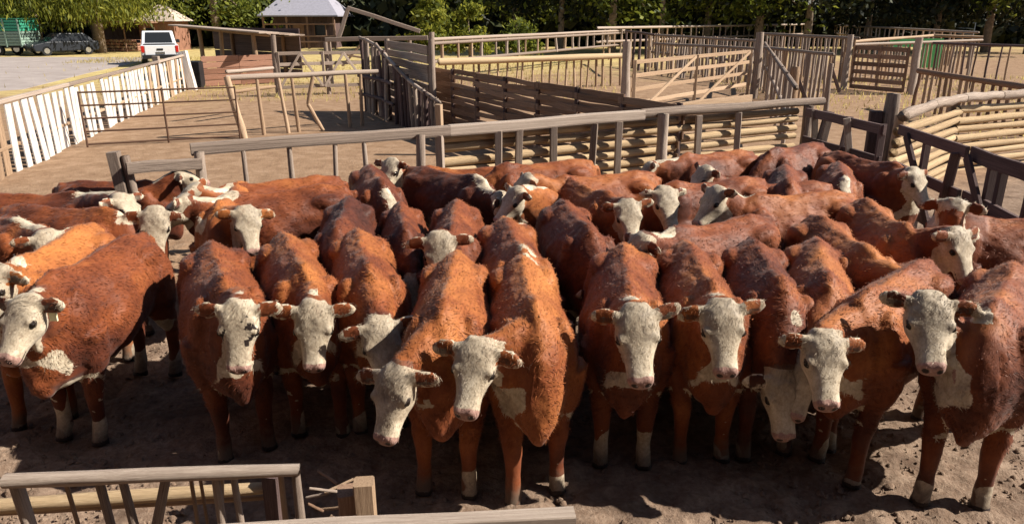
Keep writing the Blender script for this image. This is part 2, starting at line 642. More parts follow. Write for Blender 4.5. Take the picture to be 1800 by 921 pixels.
def build_cow(c):
    """one continuous body: lofted trunk, neck, head, ears, legs and tail merged by a voxel remesh"""
    sh = Shell()
    fat = c.get('fat', 1.0) * .83
    X, Yv, Z = np.eye(3)
    rr = []
    for (x, top, bot, hw) in TORSO:
        mid = bot + (top - bot) * .50
        r = ring(np.array([x, 0, mid]), Yv, Z, hw * fat, top - mid, mid - bot, 24, 0.9)
        # narrower, roof-like upper line
        q = (r[:, 2] - mid) / (top - mid)
        r[:, 1] *= np.where(q > .25, 1 - .34 * np.clip((q - .15) / .85, 0, 1) ** 1.3, 1)
        rr.append(r)
    sh.loft(rr)
    sh.tube([(-.76, 0, 1.165), (-.5, 0, 1.205), (-.2, 0, 1.178), (.1, 0, 1.172), (.38, 0, 1.215), (.52, 0, 1.18)], [.035, .045, .045, .045, .05, .04])
    for s in (-1, 1):
        sh.ell((.40, s * .185 * fat, .86), (.16, .095, .30))
        sh.ell((-.56, s * .165 * fat, .86), (.20, .135, .31))
        sh.ell((-.50, s * .185 * fat, 1.085), (.17, .085, .085))       # hook bones
        sh.ell((.05, s * .20 * fat, .80), (.26, .14, .24))
        st = c.get('step', (0, 0, 0, 0))
        df = st[0] if s > 0 else st[1]
        dh = st[2] if s > 0 else st[3]
        sh.tube([(.40, s * .17, .86), (.38, s * .175, .66), (.40 + df * .5, s * .155, .52), (.42 + df * .8, s * .145, .375), (.42 + df * .9, s * .14, .33), (.415 + df, s * .14, .19),
                 (.42 + df, s * .14, .115), (.445 + df, s * .142, .06), (.46 + df, s * .143, .0)], [.14, .115, .075, .062, .058, .045, .052, .05, .062])
        sh.tube([(-.56, s * .15, .92), (-.54, s * .175, .72), (-.58 + dh * .4, s * .165, .58), (-.66 + dh * .7, s * .15, .46), (-.70 + dh * .8, s * .145, .405), (-.685 + dh * .9, s * .145, .22),
                 (-.67 + dh, s * .145, .125), (-.645 + dh, s * .147, .06), (-.63 + dh, s * .148, .0)], [(.13, .19), (.115, .16), (.08, .11), (.052, .07), (.05, .062), .045, .052, .05, .06])
    # tail
    tw = c.get('tail', 0.0)
    sh.tube([(-.74, 0, 1.16), (-.82, 0, 1.12), (-.855, tw * .3, .98), (-.86, tw * .7, .78), (-.85, tw, .6), (-.85, tw, .48), (-.85, tw, .38)], [.045, .04, .03, .026, .027, .042, .015])
    # head frame
    p = np.array(c['poll']); d = nz(np.array(c['dir']))
    side = nz(np.cross(Z, d)); roll = c.get('roll', 0.0)
    uh = np.cross(d, side)
    side, uh = side * math.cos(roll) + uh * math.sin(roll), uh * math.cos(roll) - side * math.sin(roll)
    hs = c.get('hs', .98); hl = c.get('hl', .83)
    HEAD = [(-.075, .06, .03, .06), (-.04, .085, .055, .09), (.02, .102, .072, .115), (.08, .120, .074, .14), (.14, .124, .068, .158), (.20, .116, .058, .155),
            (.255, .092, .054, .135), (.32, .077, .049, .108), (.38, .073, .047, .09), (.43, .076, .048, .083), (.47, .072, .042, .076), (.498, .055, .022, .058), (.508, .03, .008, .03)]
    sh.loft([ring(p + d * t * hs * hl, side, uh, hw * hs, up * hs, dn * hs, 20, .82) for (t, hw, up, dn) in HEAD])
    ears = []
    for s in (-1, 1):
        sh.ell(p + hs * (d * .175 * hl + side * s * .098 + uh * .028), (.032, .032, .032))      # brow
        sh.ell(p + hs * (d * .455 * hl + side * s * .036 + uh * .018), (.034, .034, .034))      # nostril rim
        ed = c.get('ear', 0.0)
        e0 = p + hs * (d * .02 + side * s * .085 + uh * .02)
        er = np.random.default_rng(c['seed'] * 5 + s)
        ev = nz(side * s - d * (.20 + er.uniform(-.22, .25)) + uh * er.uniform(-.1, .1) - Z * er.uniform(.12, .42))
        en = nz(np.cross(ev, Z)); en = en if en.dot(d) > 0 else -en
        ew = nz(np.cross(en, ev))
        ears.append((e0, ev, ew))
        sh.loft([ring(e0 + ev * t, ew, en, w_, th, th, 12, 1.0) for (t, w_, th) in ((-.02, .03, .028), (.03, .038, .026), (.065, .052, .021), (.11, .058, .018), (.15, .044, .016), (.18, .018, .012))])
    # neck
    pe = p + hs * (d * .03 - uh * .035)
    P0 = np.array([.28, 0, .92]); P1 = np.array([.56, 0, .985])
    din = nz(nz(p - np.array([.5, 0, .95])) + d * .35)
    P2 = pe - din * .20
    nr = []; nc = []
    for i in range(10):
        t = i / 9
        q = (1 - t) ** 3 * P0 + 3 * (1 - t) ** 2 * t * P1 + 3 * (1 - t) * t * t * P2 + t ** 3 * pe
        tg = nz(3 * (1 - t) ** 2 * (P1 - P0) + 6 * (1 - t) * t * (P2 - P1) + 3 * t * t * (pe - P2))
        sd = np.cross(Z, tg)
        sd = nz(sd) if np.linalg.norm(sd) > .15 else Yv
        sd = nz(sd * (1 - t) + side * t)
        un = np.cross(tg, sd)
        hw = .235 * (1 - t) ** 1.2 + .095 * (1 - (1 - t) ** 1.2)
        hh = .28 * (1 - t) + .115 * t
        nr.append(ring(q, sd, un, hw * fat, hh, hh, 20, .95))
        nc.append((q, un, hh, sd, hw))
    sh.loft(nr)
    # dewlap
    dl = []
    for i in range(3, 10):
        q, un, hh, sd, hw = nc[i]
        dl.append(ring(q - un * (hh + .005), sd, un, .035, .10, .055 + .045 * math.sin(math.pi * (i - 3) / 6), 12, 1))
    sh.loft(dl)
    sh.ell((.66, 0, .60), (.10, .075, .13))

    V = np.concatenate(sh.v)
    me = mesh('cow_shell', V, sh.f)
    o = bpy.data.objects.new('tmp', me)
    COL.objects.link(o)
    rm = o.modifiers.new('r', 'REMESH'); rm.mode = 'VOXEL'; rm.voxel_size = c.get('vox', .018); rm.use_smooth_shade = True
    sm = o.modifiers.new('s', 'SMOOTH'); sm.factor = .5; sm.iterations = c.get('smooth', 5)
    bpy.context.view_layer.update()
    out = bpy.data.meshes.new_from_object(o.evaluated_get(bpy.context.evaluated_depsgraph_get()))
    bpy.data.objects.remove(o)
    bpy.data.meshes.remove(me)
    nv = len(out.vertices)
    co = np.empty(nv * 3, np.float32); out.vertices.foreach_get('co', co); co = co.reshape(-1, 3).astype(float)
    no = np.empty(nv * 3, np.float32); out.vertices.foreach_get('normal', no); no = no.reshape(-1, 3).astype(float)
    seed = c['seed']
    rel = (co - p) / hs
    ht, hsd, hu = rel @ d / hl, rel @ side, rel @ uh
    inhead = (ht > -.10) & (ht < .56) & (np.abs(hsd) < .33) & (hu > -.22) & (hu < .14)
    ear = np.zeros(nv, bool); eart = np.zeros(nv); earw_ = np.zeros(nv)
    for (e0, ev, ew) in ears:
        r_ = co - e0
        t_ = r_ @ ev
        q_ = np.linalg.norm(r_ - t_[:, None] * ev[None], axis=1)
        m_ = (t_ > .045) & (t_ < .23) & (q_ < .075)
        ear |= m_
        eart = np.where(m_, t_, eart); earw_ = np.where(m_, np.abs(r_ @ ew), earw_)
    skull = inhead & ~ear & (np.abs(hsd) < .14)
    # relief: coat lumps on the trunk, nostril and mouth dents
    amp = np.where(co[:, 2] > .45, 1.0, .25) * np.where(inhead, .18, 1.0)
    o3 = np.array([seed * 3.1, seed * 1.7, seed * .9])
    disp = amp * (0.013 * fbm(co * np.array([4.5, 6.5, 5.5]) + o3, seed, 2) + .006 * vnoise(co * np.array([16, 26, 22]) + o3, seed + 9))
    nos = np.zeros(nv)
    for s in (-1, 1):
        q = np.sqrt((ht - .490) ** 2 + (hsd - s * .040) ** 2 + (hu - .020) ** 2)
        nos = np.maximum(nos, np.exp(-(q / .024) ** 2))
    curl = np.clip((.20 - ht) / .08, 0, 1) * (skull & (hu > 0))
    disp += curl * (.004 * vnoise(co * 34 + o3, seed + 50) + .004 * vnoise(co * 17 + o3, seed + 51))
    brow = np.zeros(nv)
    for s in (-1, 1):
        q = np.sqrt(((ht - .195) / 1.5) ** 2 + (hsd - s * .122) ** 2 + (hu - .012) ** 2)
        brow = np.maximum(brow, np.exp(-(q / .022) ** 2))
    disp -= brow * .010
    disp -= nos * .012 * inhead
    mouth = np.exp(-((hu + .035 + .12 * (0.49 - ht)) / .008) ** 2) * ((ht > .36) & skull)
    disp -= mouth * .005
    co2 = co + no * disp[:, None]
    co2[:, 2] = np.maximum(co2[:, 2], -.01)
    out.vertices.foreach_set('co', co2.astype(np.float32).ravel())
    # masks
    white = np.zeros(nv)
    face = c.get('face', 1.0)
    back = .085 + .03 * vnoise(co * 12 + o3, seed + 3)
    cheek = np.clip((ht + back) / .03, 0, 1) * np.clip((.58 + .0 - (np.abs(hsd) * 0)) / .1, 0, 1)
    jaw_limit = np.where(hu < -.07, np.clip((ht - .06 + .5 * (hu + .07)) / .04, 0, 1), 1)
    white = np.where(skull, cheek * np.maximum(jaw_limit, .0 + (hu < -.1) * 0), white) * face
    earw = np.where(ear, np.where((eart > .14) | (earw_ > .042), .60, .20 + .22 * (no @ d > .5)) + .25 * vnoise(co * 22 + o3, seed + 30), 0)
    white = np.maximum(white, earw * c.get('earwhite', 1.0))
    # crest, throat, dewlap, brisket, belly, feet
    ti = np.linspace(0, 9, 46)
    fin = lambda a: np.stack([np.interp(ti, np.arange(10), a[:, q]) for q in range(a.shape[1])], 1)
    Q = fin(np.array([x[0] for x in nc])); U = fin(np.array([x[1] for x in nc])); SD = fin(np.array([x[3] for x in nc]))
    HH = np.interp(ti, np.arange(10), np.array([x[2] for x in nc]))
    dd = np.linalg.norm(co[:, None, :] - Q[None], axis=2)
    k = dd.argmin(1)
    lu = ((co - Q[k]) * U[k]).sum(1) / HH[k]
    ls = np.abs(((co - Q[k]) * SD[k]).sum(1))
    kn = k / 45.0
    nk = (dd[np.arange(nv), k] < .45) & (k >= 4) & ~skull & ~ear
    under = nk * np.clip((kn - .22 + .1 * vnoise(co * 8 + o3, seed + 40)) / .12, 0, 1) * np.clip((.17 - ls) / .05, 0, 1)
    under = under * np.clip((HH[k] * 1.85 - dd[np.arange(nv), k]) / .04, 0, 1)
    white = np.maximum(white, under * np.clip((-lu - c.get('bib', 1.22) - .35 * vnoise(co * 9 + o3, seed + 4)) / .2, 0, 1))
    cr = c.get('crest', .5)
    if cr > 0:
        wdt = .035 + .035 * cr + .02 * vnoise(co * 10 + o3, seed + 5)
        white = np.maximum(white, nk * (dd[np.arange(nv), k] < HH[k] * 1.35) * np.clip((wdt - ls) / .02, 0, 1) * (lu > .4) * np.clip((kn - (1 - cr)) / .08, 0, 1))
    br = (co[:, 0] > .52) & (co[:, 2] < .80) & (co[:, 2] > .43) & ~inhead
    white = np.maximum(white, br * np.clip((c.get('brisket', .47) - co[:, 2] - .12 * vnoise(co * 8 + o3, seed + 6)) / .08, 0, 1) * np.clip((.17 - np.abs(co[:, 1])) / .04, 0, 1))
    bel = (np.abs(co[:, 1]) < .23) & (co[:, 2] < .56) & (np.abs(co[:, 0]) < .62) & (no[:, 2] < -.2)
    white = np.maximum(white, bel * 1.0)
    legw = c.get('legwhite', .10)
    white = np.maximum(white, np.clip((legw - co[:, 2] + .17 * vnoise(co * 9 + o3, seed + 7)) / .05, 0, 1) * .9)
    tl = (co[:, 0] < -.79) & (co[:, 2] < .52)
    white = np.maximum(white, tl * .9)
    for (q, rad) in c.get('patch', []):
        r_ = np.linalg.norm((co - np.array(q)) * np.array([1, 1, .55]), axis=1)
        white = np.maximum(white, np.clip((rad - r_ + .5 * rad * vnoise(co * 18 + o3, seed + 8)) / (.3 * rad), 0, 1))
    nose = np.where(skull, np.clip((ht - .425 + .15 * np.clip(hu - .01, 0, 1) + .012 * vnoise(co * 40, seed)) / .02, 0, 1) * (hu > -.08), 0)
    dark = nos * inhead * 1.2 + mouth * .9
    eyes = np.zeros(nv)
    for s in (-1, 1):
        q = np.sqrt(((ht - .185) / 1.35) ** 2 + (hsd - s * .118) ** 2 + (hu - .020) ** 2)
        eyes = np.maximum(eyes, np.clip((.036 - q) / .014, 0, 1))
    dark = np.maximum(dark, eyes * .9)
    dark = np.maximum(dark, np.where(ear & (no @ d > .5) & (eart < .135) & (eart > .05) & (earw_ < .032), .56, 0))
    dark = np.maximum(dark, np.where(co[:, 2] < .045, .8, 0))
    for (q, rad) in c.get('spots', []):                                # dark marks on the face, in head units
        r_ = np.sqrt((ht - q[0]) ** 2 + (hsd - q[1]) ** 2)
        dark = np.maximum(dark, skull * (hu > -.03) * np.clip((rad - r_ + 1.1 * rad * vnoise(co * 45, seed)) / (.3 * rad), 0, 1))
    grime = np.where(skull & (ht < .30) & (hu > -.02), c.get('grime', .55) * (1 - np.clip((ht - .18) / .14, 0, 1)), 0)
    grime = np.maximum(grime, np.clip((.42 - co[:, 2]) / .4, 0, 1) * .85)
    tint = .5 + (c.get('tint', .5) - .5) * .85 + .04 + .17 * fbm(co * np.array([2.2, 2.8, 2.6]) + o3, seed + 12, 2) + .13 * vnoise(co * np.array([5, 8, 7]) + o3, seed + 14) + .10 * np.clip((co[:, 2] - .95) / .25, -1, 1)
    tint = tint - np.where(inhead, .08, 0)
    # dark hollows in the coat behind the shoulder and in front of the hip
    out_attr = {'white': white, 'nose': nose, 'dark': dark, 'grime': grime, 'tint': tint}
    for kx, val in out_attr.items():
        a = out.attributes.new(kx, 'FLOAT', 'POINT'); a.data.foreach_set('value', val.astype(np.float32))
    out.materials.clear(); out.materials.append(M['hide'])
    out.name = 'cow_body'
    out.polygons.foreach_set('use_smooth', [True] * len(out.polygons))
    out.update()
    # ---- coat: short tapering tufts lying along the hair flow
    nf = len(out.polygons)
    vi = np.empty(nf * 4, np.int32)
    if len(out.loops) == nf * 4:
        out.loops.foreach_get('vertex_index', vi)
        quads = vi.reshape(-1, 4)
    else:
        quads = np.array([list(pp.vertices)[:3] + [list(pp.vertices)[-1]] for pp in out.polygons])
    ctr = co2[quads].mean(1); fn = no[quads].mean(1)
    ok = (ctr[:, 2] > .40) & (fn[:, 2] > -.35)
    fh = inhead[quads].any(1)
    wgt = np.where(ok, np.where(fh, 1.0, 1.0), 0.0)
    nb = int(c.get('hair', 12000) * 1.25)
    ids = rng.choice(nf, nb, p=wgt / wgt.sum())
    base = ctr[ids] + rng.normal(0, .006, (nb, 3))
    nn = fn[ids]; nn /= np.linalg.norm(nn, axis=1)[:, None] + 1e-9
    flow = np.tile(np.array([-.8, 0, -.55]), (nb, 1))
    flow[fh[ids]] = d
    topc = fh[ids] & ((ctr[ids] - p) @ d < .10 * hs)
    flow[topc] = d * .6 + uh * .25
    swirl = np.stack([vnoise(base * 9 + o3, seed + 20), vnoise(base * 9 + o3, seed + 21), vnoise(base * 9 + o3, seed + 22)], 1)
    flow = flow + swirl * .75 + rng.normal(0, .22, (nb, 3))
    flow -= nn * (flow * nn).sum(1)[:, None]
    flow /= np.linalg.norm(flow, axis=1)[:, None] + 1e-9
    L = rng.uniform(.018, .038, nb) * np.where(fh[ids], np.where(topc, .85, .38), 1.0)
    lift = rng.uniform(.06, .26, nb) * np.where(topc, 1.7, 1.0)
    wv = np.cross(nn, flow) * (rng.uniform(.0016, .0032, nb) * np.where(fh[ids], .65, 1.0))[:, None]
    b0 = base - nn * .003
    tip = b0 + flow * (L * np.cos(lift))[:, None] + nn * (L * np.sin(lift))[:, None]
    hv = np.stack([b0 + wv, b0 - wv, tip], 1).reshape(-1, 3)
    cm = bpy.data.meshes.new('coat')
    cm.vertices.add(nb * 3); cm.vertices.foreach_set('co', hv.astype(np.float32).ravel())
    cm.loops.add(nb * 3); cm.loops.foreach_set('vertex_index', np.arange(nb * 3, dtype=np.int32))
    cm.polygons.add(nb); cm.polygons.foreach_set('loop_start', np.arange(0, nb * 3, 3, dtype=np.int32))
    cm.polygons.foreach_set('use_smooth', [True] * nb)
    cm.update(calc_edges=True)
    hn = nn + rng.normal(0, .20, (nb, 3)) - flow * .12
    hn /= np.linalg.norm(hn, axis=1)[:, None]
    cm.normals_split_custom_set_from_vertices(np.repeat(hn, 3, 0).tolist())
    v0 = quads[ids, 0]
    for kx, val in out_attr.items():
        q = val[v0]
        if kx == 'tint': q = q + rng.normal(0, .07, nb)
        a = cm.attributes.new(kx, 'FLOAT', 'POINT'); a.data.foreach_set('value', np.repeat(q, 3).astype(np.float32))
    cm.materials.append(M['hide'])
    frame = (p, d * hl, side, uh, hs)
    return out, cm, frame


def uv_sphere(r, n=12, k=8):
    v, f = [(0, 0, r)], []
    for i in range(1, k):
        a = math.pi * i / k
        for j in range(n):
            b = 2 * math.pi * j / n
            v.append((r * math.sin(a) * math.cos(b), r * math.sin(a) * math.sin(b), r * math.cos(a)))
    v.append((0, 0, -r))
    for j in range(n): f.append((0, 1 + j, 1 + (j + 1) % n))
    for i in range(k - 2):
        for j in range(n):
            a, b = 1 + i * n + j, 1 + i * n + (j + 1) % n
            f.append((a, a + n, b + n, b))
    e = len(v) - 1
    for j in range(n): f.append((e, 1 + (k - 2) * n + (j + 1) % n, 1 + (k - 2) * n + j))
    return mesh('eye', v, f, True)


EYE = uv_sphere(.021)
TAGM = None


import os, sys
log = os.environ.get('COWLOG')


def place_cow(i, label, W, Rr, poll=None, az=0, pitch=58, k=1.0, group='cattle crowded in the pen', **kw):
    """W / Rr: withers and tail head as seen, or a heading in degrees (0 = towards the camera, + = to the right)"""
    k *= .92
    w_ = P(W[0], W[1], 1.235 * k)
    if isinstance(Rr, (int, float)):
        psi = R(Rr)
        dirv = Vector((math.sin(psi), -math.cos(psi), 0))
    else:
        r_ = P(Rr[0], Rr[1], 1.20 * k)
        dirv = (w_ - r_); dirv.z = 0; dirv.normalize()
    rz = math.atan2(dirv.y, dirv.x)
    loc = w_ - dirv * (.40 * k); loc.z = 0
    c = dict(kw)
    c['seed'] = i + 1
    vr = np.random.default_rng(i * 13 + 5)
    c['fat'] = c.get('fat', 1.0) * vr.uniform(.95, 1.07)
    c['roll'] = vr.uniform(-.14, .14)
    c['tail'] = vr.uniform(-.12, .12)
    if 'step' not in c: c['step'] = tuple(vr.uniform(-.07, .10, 4))
    c['hs'] = vr.uniform(.94, 1.02)
    pitch += vr.uniform(-5, 5)
    rot = Matrix.Rotation(-rz, 3, 'Z')
    a = R(az)
    pt = R(pitch)
    hd = Vector((math.sin(a) * math.cos(pt), -math.cos(a) * math.cos(pt), -math.sin(pt)))
    if poll is None:
        lp = Vector((.86, kw.get('side', 0.0), .86)); ld = Vector((.45, kw.get('side', 0.0), -.9))
    else:
        # the head lies on this line of sight, a neck's length from the shoulders, on the near side
        q1 = rot @ (P(poll[0], poll[1], 0.0) - loc) / k
        q0 = rot @ (Vector((0, 0, CAM_H)) - loc) / k
        bs = Vector((.44, 0, 1.0))
        lu = (q1 - q0).normalized()
        tc = (bs - q0).dot(lu)
        mind = (q0 + lu * tc - bs).length
        lp = q0 + lu * tc
        best = 9
        for tgt in (.66, .60, .55, .50, .46, .42, .38):
            if mind < tgt:
                cand = q0 + lu * (tc - math.sqrt(tgt * tgt - mind * mind))
                if poll[2] < 0: cand = q0 + lu * (tc + math.sqrt(tgt * tgt - mind * mind))
                if abs(cand.z * k - abs(poll[2])) < best:
                    best = abs(cand.z * k - abs(poll[2]))
                    lp = cand
        if log: print('cow', i, 'min %.2f' % mind, 'local', [round(q, 2) for q in lp])
        ld = rot @ hd
    base = Vector((.44, 0, 1.0))
    v = lp - base
    ln = v.length
    if ln > .78: v *= .78 / ln
    if ln < .42: v *= .42 / ln
    lp2 = base + v
    c['poll'] = tuple(lp2); c['dir'] = tuple(ld)
    body, coat, fr = build_cow(c)
    name = 'cow'
    root = thing(name, loc, label, 'cow', group)
    root.rotation_euler = (0, 0, rz)
    root.scale = (k * .96, k, k)
    b = bpy.data.objects.new('body', body); COL.objects.link(b); b.parent = root
    co = bpy.data.objects.new('coat', coat); COL.objects.link(co); co.parent = root
    co['kind'] = 'stuff'
    p, d, side, uh, hs = fr
    for s in (-1, 1):
        e = bpy.data.objects.new('eye', EYE)
        if not EYE.materials: EYE.materials.append(M['eye'])
        COL.objects.link(e); e.parent = root
        e.location = tuple(p + hs * (d * .188 + side * s * .106 + uh * .020))
    if kw.get('tag_side'):
        s = kw['tag_side']
        mb = MB().box((0, 0, 0), (.006, .024, .030))
        t = bpy.data.objects.new('ear_tag', mesh('ear_tag', mb.v, mb.f)); t.data.materials.append(M['tag'])
        COL.objects.link(t); t.parent = root
        t.location = tuple(p + hs * (side * s * .17 - uh * .03 + d * .02) + d * .03 - np.array([0, 0, .03]))
    return root


CH = .014   # voxel size of the animals nearest to the camera
hi = dict(vox=CH, hair=22000, smooth=5)
md = dict(vox=.017, hair=15000, smooth=4)
lo = dict(vox=.020, hair=9000, smooth=3)
cows = [
    # front row, left to right
    ('brown cow at the left edge whose sunlit flank faces the lit patch of dirt', (84, 484), -4, (48, 537, 1.03), -8, 52, 1.0, dict(hi, tint=.42, legwhite=.26, tag_side=1, crest=.2, grime=.45)),
    ('bright orange-backed cow at the left edge just behind the cow with the lit flank', (25, 459), (178, 385), (-5, 485, 1.05), -10, 50, 1.0, dict(md, tint=.8, crest=.6)),
    ('cow with dark eye patches on its shaded white face, left part of the front row', (396, 494), 26, (420, 545, 0.95), 0, 66, 1.0, dict(hi, tint=.45, crest=.15, spots=[((.15, .09), .034), ((.21, .085), .030), ((.26, .06), .022), ((.19, -.10), .030), ((.24, -.085), .018), ((.10, .03), .014), ((.07, .06), .012)], grime=.3)),
    ('orange cow with a bright bowed white forehead, right of the dark eye patches', (536, 472), 24, (552, 543, 0.95), 2, 70, 1.0, dict(hi, tint=.62, crest=.2)),
    ('cow whose lowered face is half sunlit and half in shade', (650, 468), 16, (668, 575, 0.92), 20, 66, 1.0, dict(hi, tint=.55, crest=0, legwhite=.2, bib=.9)),
    ('orange cow stretching its grey shaded head lowest and farthest forward in the front row', (778, 534), (802, 452), (705, 655, 0.90), -20, 58, 1.0, dict(hi, tint=.68, crest=0, grime=.6, fat=1.04)),
    ('orange cow turning its speckled shaded face left above a white dewlap', (942, 540), (920, 470), (852, 613, 1.01), -18, 56, 1.0, dict(hi, tint=.66, crest=.15, grime=.55, bib=.85, brisket=.52, step=(.0, .12, 0, 0))),
    ('cow facing straight ahead with pale front feet standing on the sunlit dirt', (1108, 508), (1095, 430), (1117, 557, 1.07), 4, 55, 1.0, dict(hi, tint=.6, crest=.3, legwhite=.36)),
    ('straight-facing cow with a curly forehead, right of the pale front feet', (1256, 503), (1200, 415), (1268, 547, 1.07), 0, 57, 1.0, dict(hi, tint=.58, crest=.3)),
    ('dark brown cow with a white neck spot, its head hanging low in shade', (1375, 496), (1312, 406), (1376, 655, 0.69), 2, 64, 1.0, dict(hi, tint=.36, crest=.0, patch=[((.62, .06, 1.06), .045)])),
    ('front-row cow with its pale face immediately left of the largest cow on the right', (1522, 515), -46, (1442, 599, 0.99), -6, 54, 1.0, dict(hi, tint=.6, crest=.1)),
    ('large reddish cow nearest on the right with white face and long white dewlap', (1748, 538), -38, (1640, 539, 1.13), -12, 55, 1.03, dict(hi, tint=.5, crest=.4, bib=.7, brisket=.52, step=(.0, .16, 0, 0), fat=1.05)),
    # second and third rows
    ('orange cow with a hidden head, directly behind the pale face left of the largest cow', (1458, 490), (1428, 392), None, 0, 60, 1.0, dict(md, tint=.62, crest=0, side=-.12)),
    ('orange cow whose long lowered neck slopes down to the right between two backs', (1528, 438), (1398, 358), (1592, 492, .93), 45, 62, 1.0, dict(md, tint=.72, crest=0)),
    ('cow with a pale turned face and one brown ear, behind the largest cow', (1596, 398), (1512, 350), (1682, 412, 1.10), 22, 62, 1.0, dict(md, tint=.66, crest=0)),
    ('red cow turned away beside the dark gate, only its rump and white poll showing', (1690, 378), (1780, 388), (1672, 366, 1.22), 160, 40, 1.0, dict(md, tint=.45, crest=.6, face=1)),
    ('dark brown cow with raised hip bones and hidden head, right of the tan cow', (1036, 400), (985, 352), None, 0, 60, 1.0, dict(md, tint=.3, crest=0, side=.05)),
    ('tan cow with a long white streak on its neck in mid herd', (920, 440), (882, 374), None, 0, 60, 1.0, dict(md, tint=.6, crest=.75, side=.03, patch=[((.36, .03, 1.2), .085), ((.50, .02, 1.14), .09), ((.62, .0, 1.05), .10)])),
    ('reddish cow with a lowered white poll behind the lowest, farthest forward head', (796, 402), (806, 333), (775, 424, 1.08), 0, 66, 1.0, dict(md, tint=.42, crest=.0)),
    ('narrow dusty brown cow with lowered head beside a black gap', (712, 398), (702, 350), None, 0, 60, .92, dict(md, tint=.36, crest=0, side=.04, fat=.9)),
    ('greyish brown cow with a plain dusty back behind the half shaded face', (594, 395), (618, 336), None, 0, 60, 1.0, dict(md, tint=.2, crest=0)),
    ('cow with a white face looking straight out between brown backs on the left', (192, 368), 78, (278, 374, 1.10), 6, 66, 1.0, dict(md, tint=.4, crest=.2)),
    ('orange cow with a turned white face in front of the broad sunlit rump', (384, 358), 8, (426, 376, 1.08), 28, 66, 1.0, dict(md, tint=.74, crest=0, patch=[((.52, -.14, 1.05), .07)])),
    ('cow entering from the left edge with a bright white streak on its neck', (36, 388), 62, (82, 418, 1.0), 50, 60, 1.0, dict(md, tint=.55, crest=.8)),
    ('long-backed brown cow along the left edge with a white crest near the fence post', (135, 338), 92, (218, 350, 1.13), 70, 40, 1.0, dict(lo, tint=.42, crest=.75)),
    ('cow behind the leaning fence posts on the left, white head under the short rail', (262, 318), 88, (318, 306, 1.06), 120, 30, .90, dict(lo, tint=.36, crest=.5)),
    ('cow farthest back on the left with its spine just below the long fence rail', (405, 325), (535, 316), (345, 336, 1.10), -90, 40, 1.0, dict(lo, tint=.5, crest=.6)),
    ('cow with a broad sunlit rump facing left, white line along its neck', (402, 342), (548, 333), (318, 352, 1.08), -90, 40, 1.0, dict(md, tint=.4, crest=.8)),
    ('brown cow with a small white crest near the far fence, left of the darkest cow', (672, 318), (648, 292), None, 0, 60, 1.0, dict(lo, tint=.34, crest=.7, side=.06)),
    ('very dark brown cow facing right near the far fence, white crest before its head', (842, 312), (735, 296), (880, 348, 1.0), 70, 55, 1.0, dict(lo, tint=.18, crest=.8)),
    ('orange cow with a long flat back close under the far fence logs', (885, 290), (1000, 286), None, 0, 60, 1.0, dict(lo, tint=.6, crest=0)),
    ('cow seen by its white-striped neck and brown ear between two orange backs', (962, 325), 300, (905, 338, 1.12), -60, 45, .95, dict(lo, tint=.6, crest=.8)),
    ('orange cow with a long back and dark chest behind the raised hip bones', (985, 312), (1098, 308), (930, 318, 1.0), -80, 50, 1.0, dict(lo, tint=.62, crest=0)),
    ('cow with its pale head raised against the dark gap in the far fence', (748, 296), 275, (684, 286, 1.15), -20, 50, .95, dict(lo, tint=.4, crest=.4)),
    ('white-eared cow looking forward, the rear one of two white faces side by side', (1182, 322), 290, (1163, 338, 1.12), 14, 58, 1.0, dict(lo, tint=.45, crest=.2, earwhite=2.0)),
    ('bright white-faced cow, the front one of two white faces side by side', (1072, 342), 22, (1102, 364, 1.10), 14, 60, 1.0, dict(md, tint=.52, crest=0)),
    ('broad brown cow facing left with hidden head behind the curly forehead', (1180, 402), (1352, 378), (1130, 425, 1.0), -70, 55, 1.0, dict(md, tint=.36, crest=.6)),
    ('cow against the far fence logs beside the thick grey post', (1205, 272), (1315, 266), (1140, 292, 1.0), -85, 50, .97, dict(lo, tint=.55, crest=.6)),
    ('cow with a curved raised white crest in front of the thick grey post', (1290, 322), 275, (1238, 300, 1.16), -70, 45, .95, dict(lo, tint=.45, crest=1.0)),
    ('cow with a bright white head turned left below the curved white crest', (1322, 345), 285, (1262, 342, 1.10), -60, 55, 1.0, dict(lo, tint=.55, crest=.6)),
    ('dark red cow in the far corner of the pen by the brown gate', (1360, 262), (1432, 254), None, 0, 60, 1.0, dict(lo, tint=.3, crest=0)),
    ('round-backed cow facing out of the far corner, in front of the dark red one', (1388, 318), (1380, 290), None, 0, 60, 1.0, dict(lo, tint=.42, crest=0)),
    ('cow with a thin white neck blaze beside the black shadow in the far corner', (1484, 308), (1475, 287), None, 0, 60, .95, dict(lo, tint=.5, crest=.8, side=.05)),
    ('cow with a broad white face and pink ear below the big gate post', (1578, 290), 20, (1606, 306, 1.10), 28, 60, 1.0, dict(lo, tint=.5, crest=0)),
]
if not os.environ.get('NOCOW'):
    for i, (lab, W, Rr, poll, az, pt, k, kw) in enumerate(cows):
        place_cow(i, lab, W, Rr, poll, az, pt, k, **kw)


# ------------------------------------------------------------------ fences
def fence(name, A, label, group=None, cat='fence'):
    return thing(name, (A.x, A.y, 0), label, cat, group)


def jit(a): return random.uniform(-a, a)


def rail_between(parent, a, b, r, mat, kind='log', name='rail', wx=None, segs=1):
    for k in range(segs):
        p, q = lerp(a, b, k / segs), lerp(a, b, (k + 1) / segs)
        piece(name, parent, p, q, wx or r, r, mat, kind)


def post(parent, foot, top, r, mat='grey', kind='log', lean=(0, 0), name='post'):
    return piece(name, parent, Vector((foot.x + lean[0], foot.y + lean[1], -.15)), Vector((foot.x, foot.y, top)), r, r * random.uniform(.85, 1.1), mat, kind, up=Vector((0, 1, 0)), roll=random.uniform(-.3, .3))


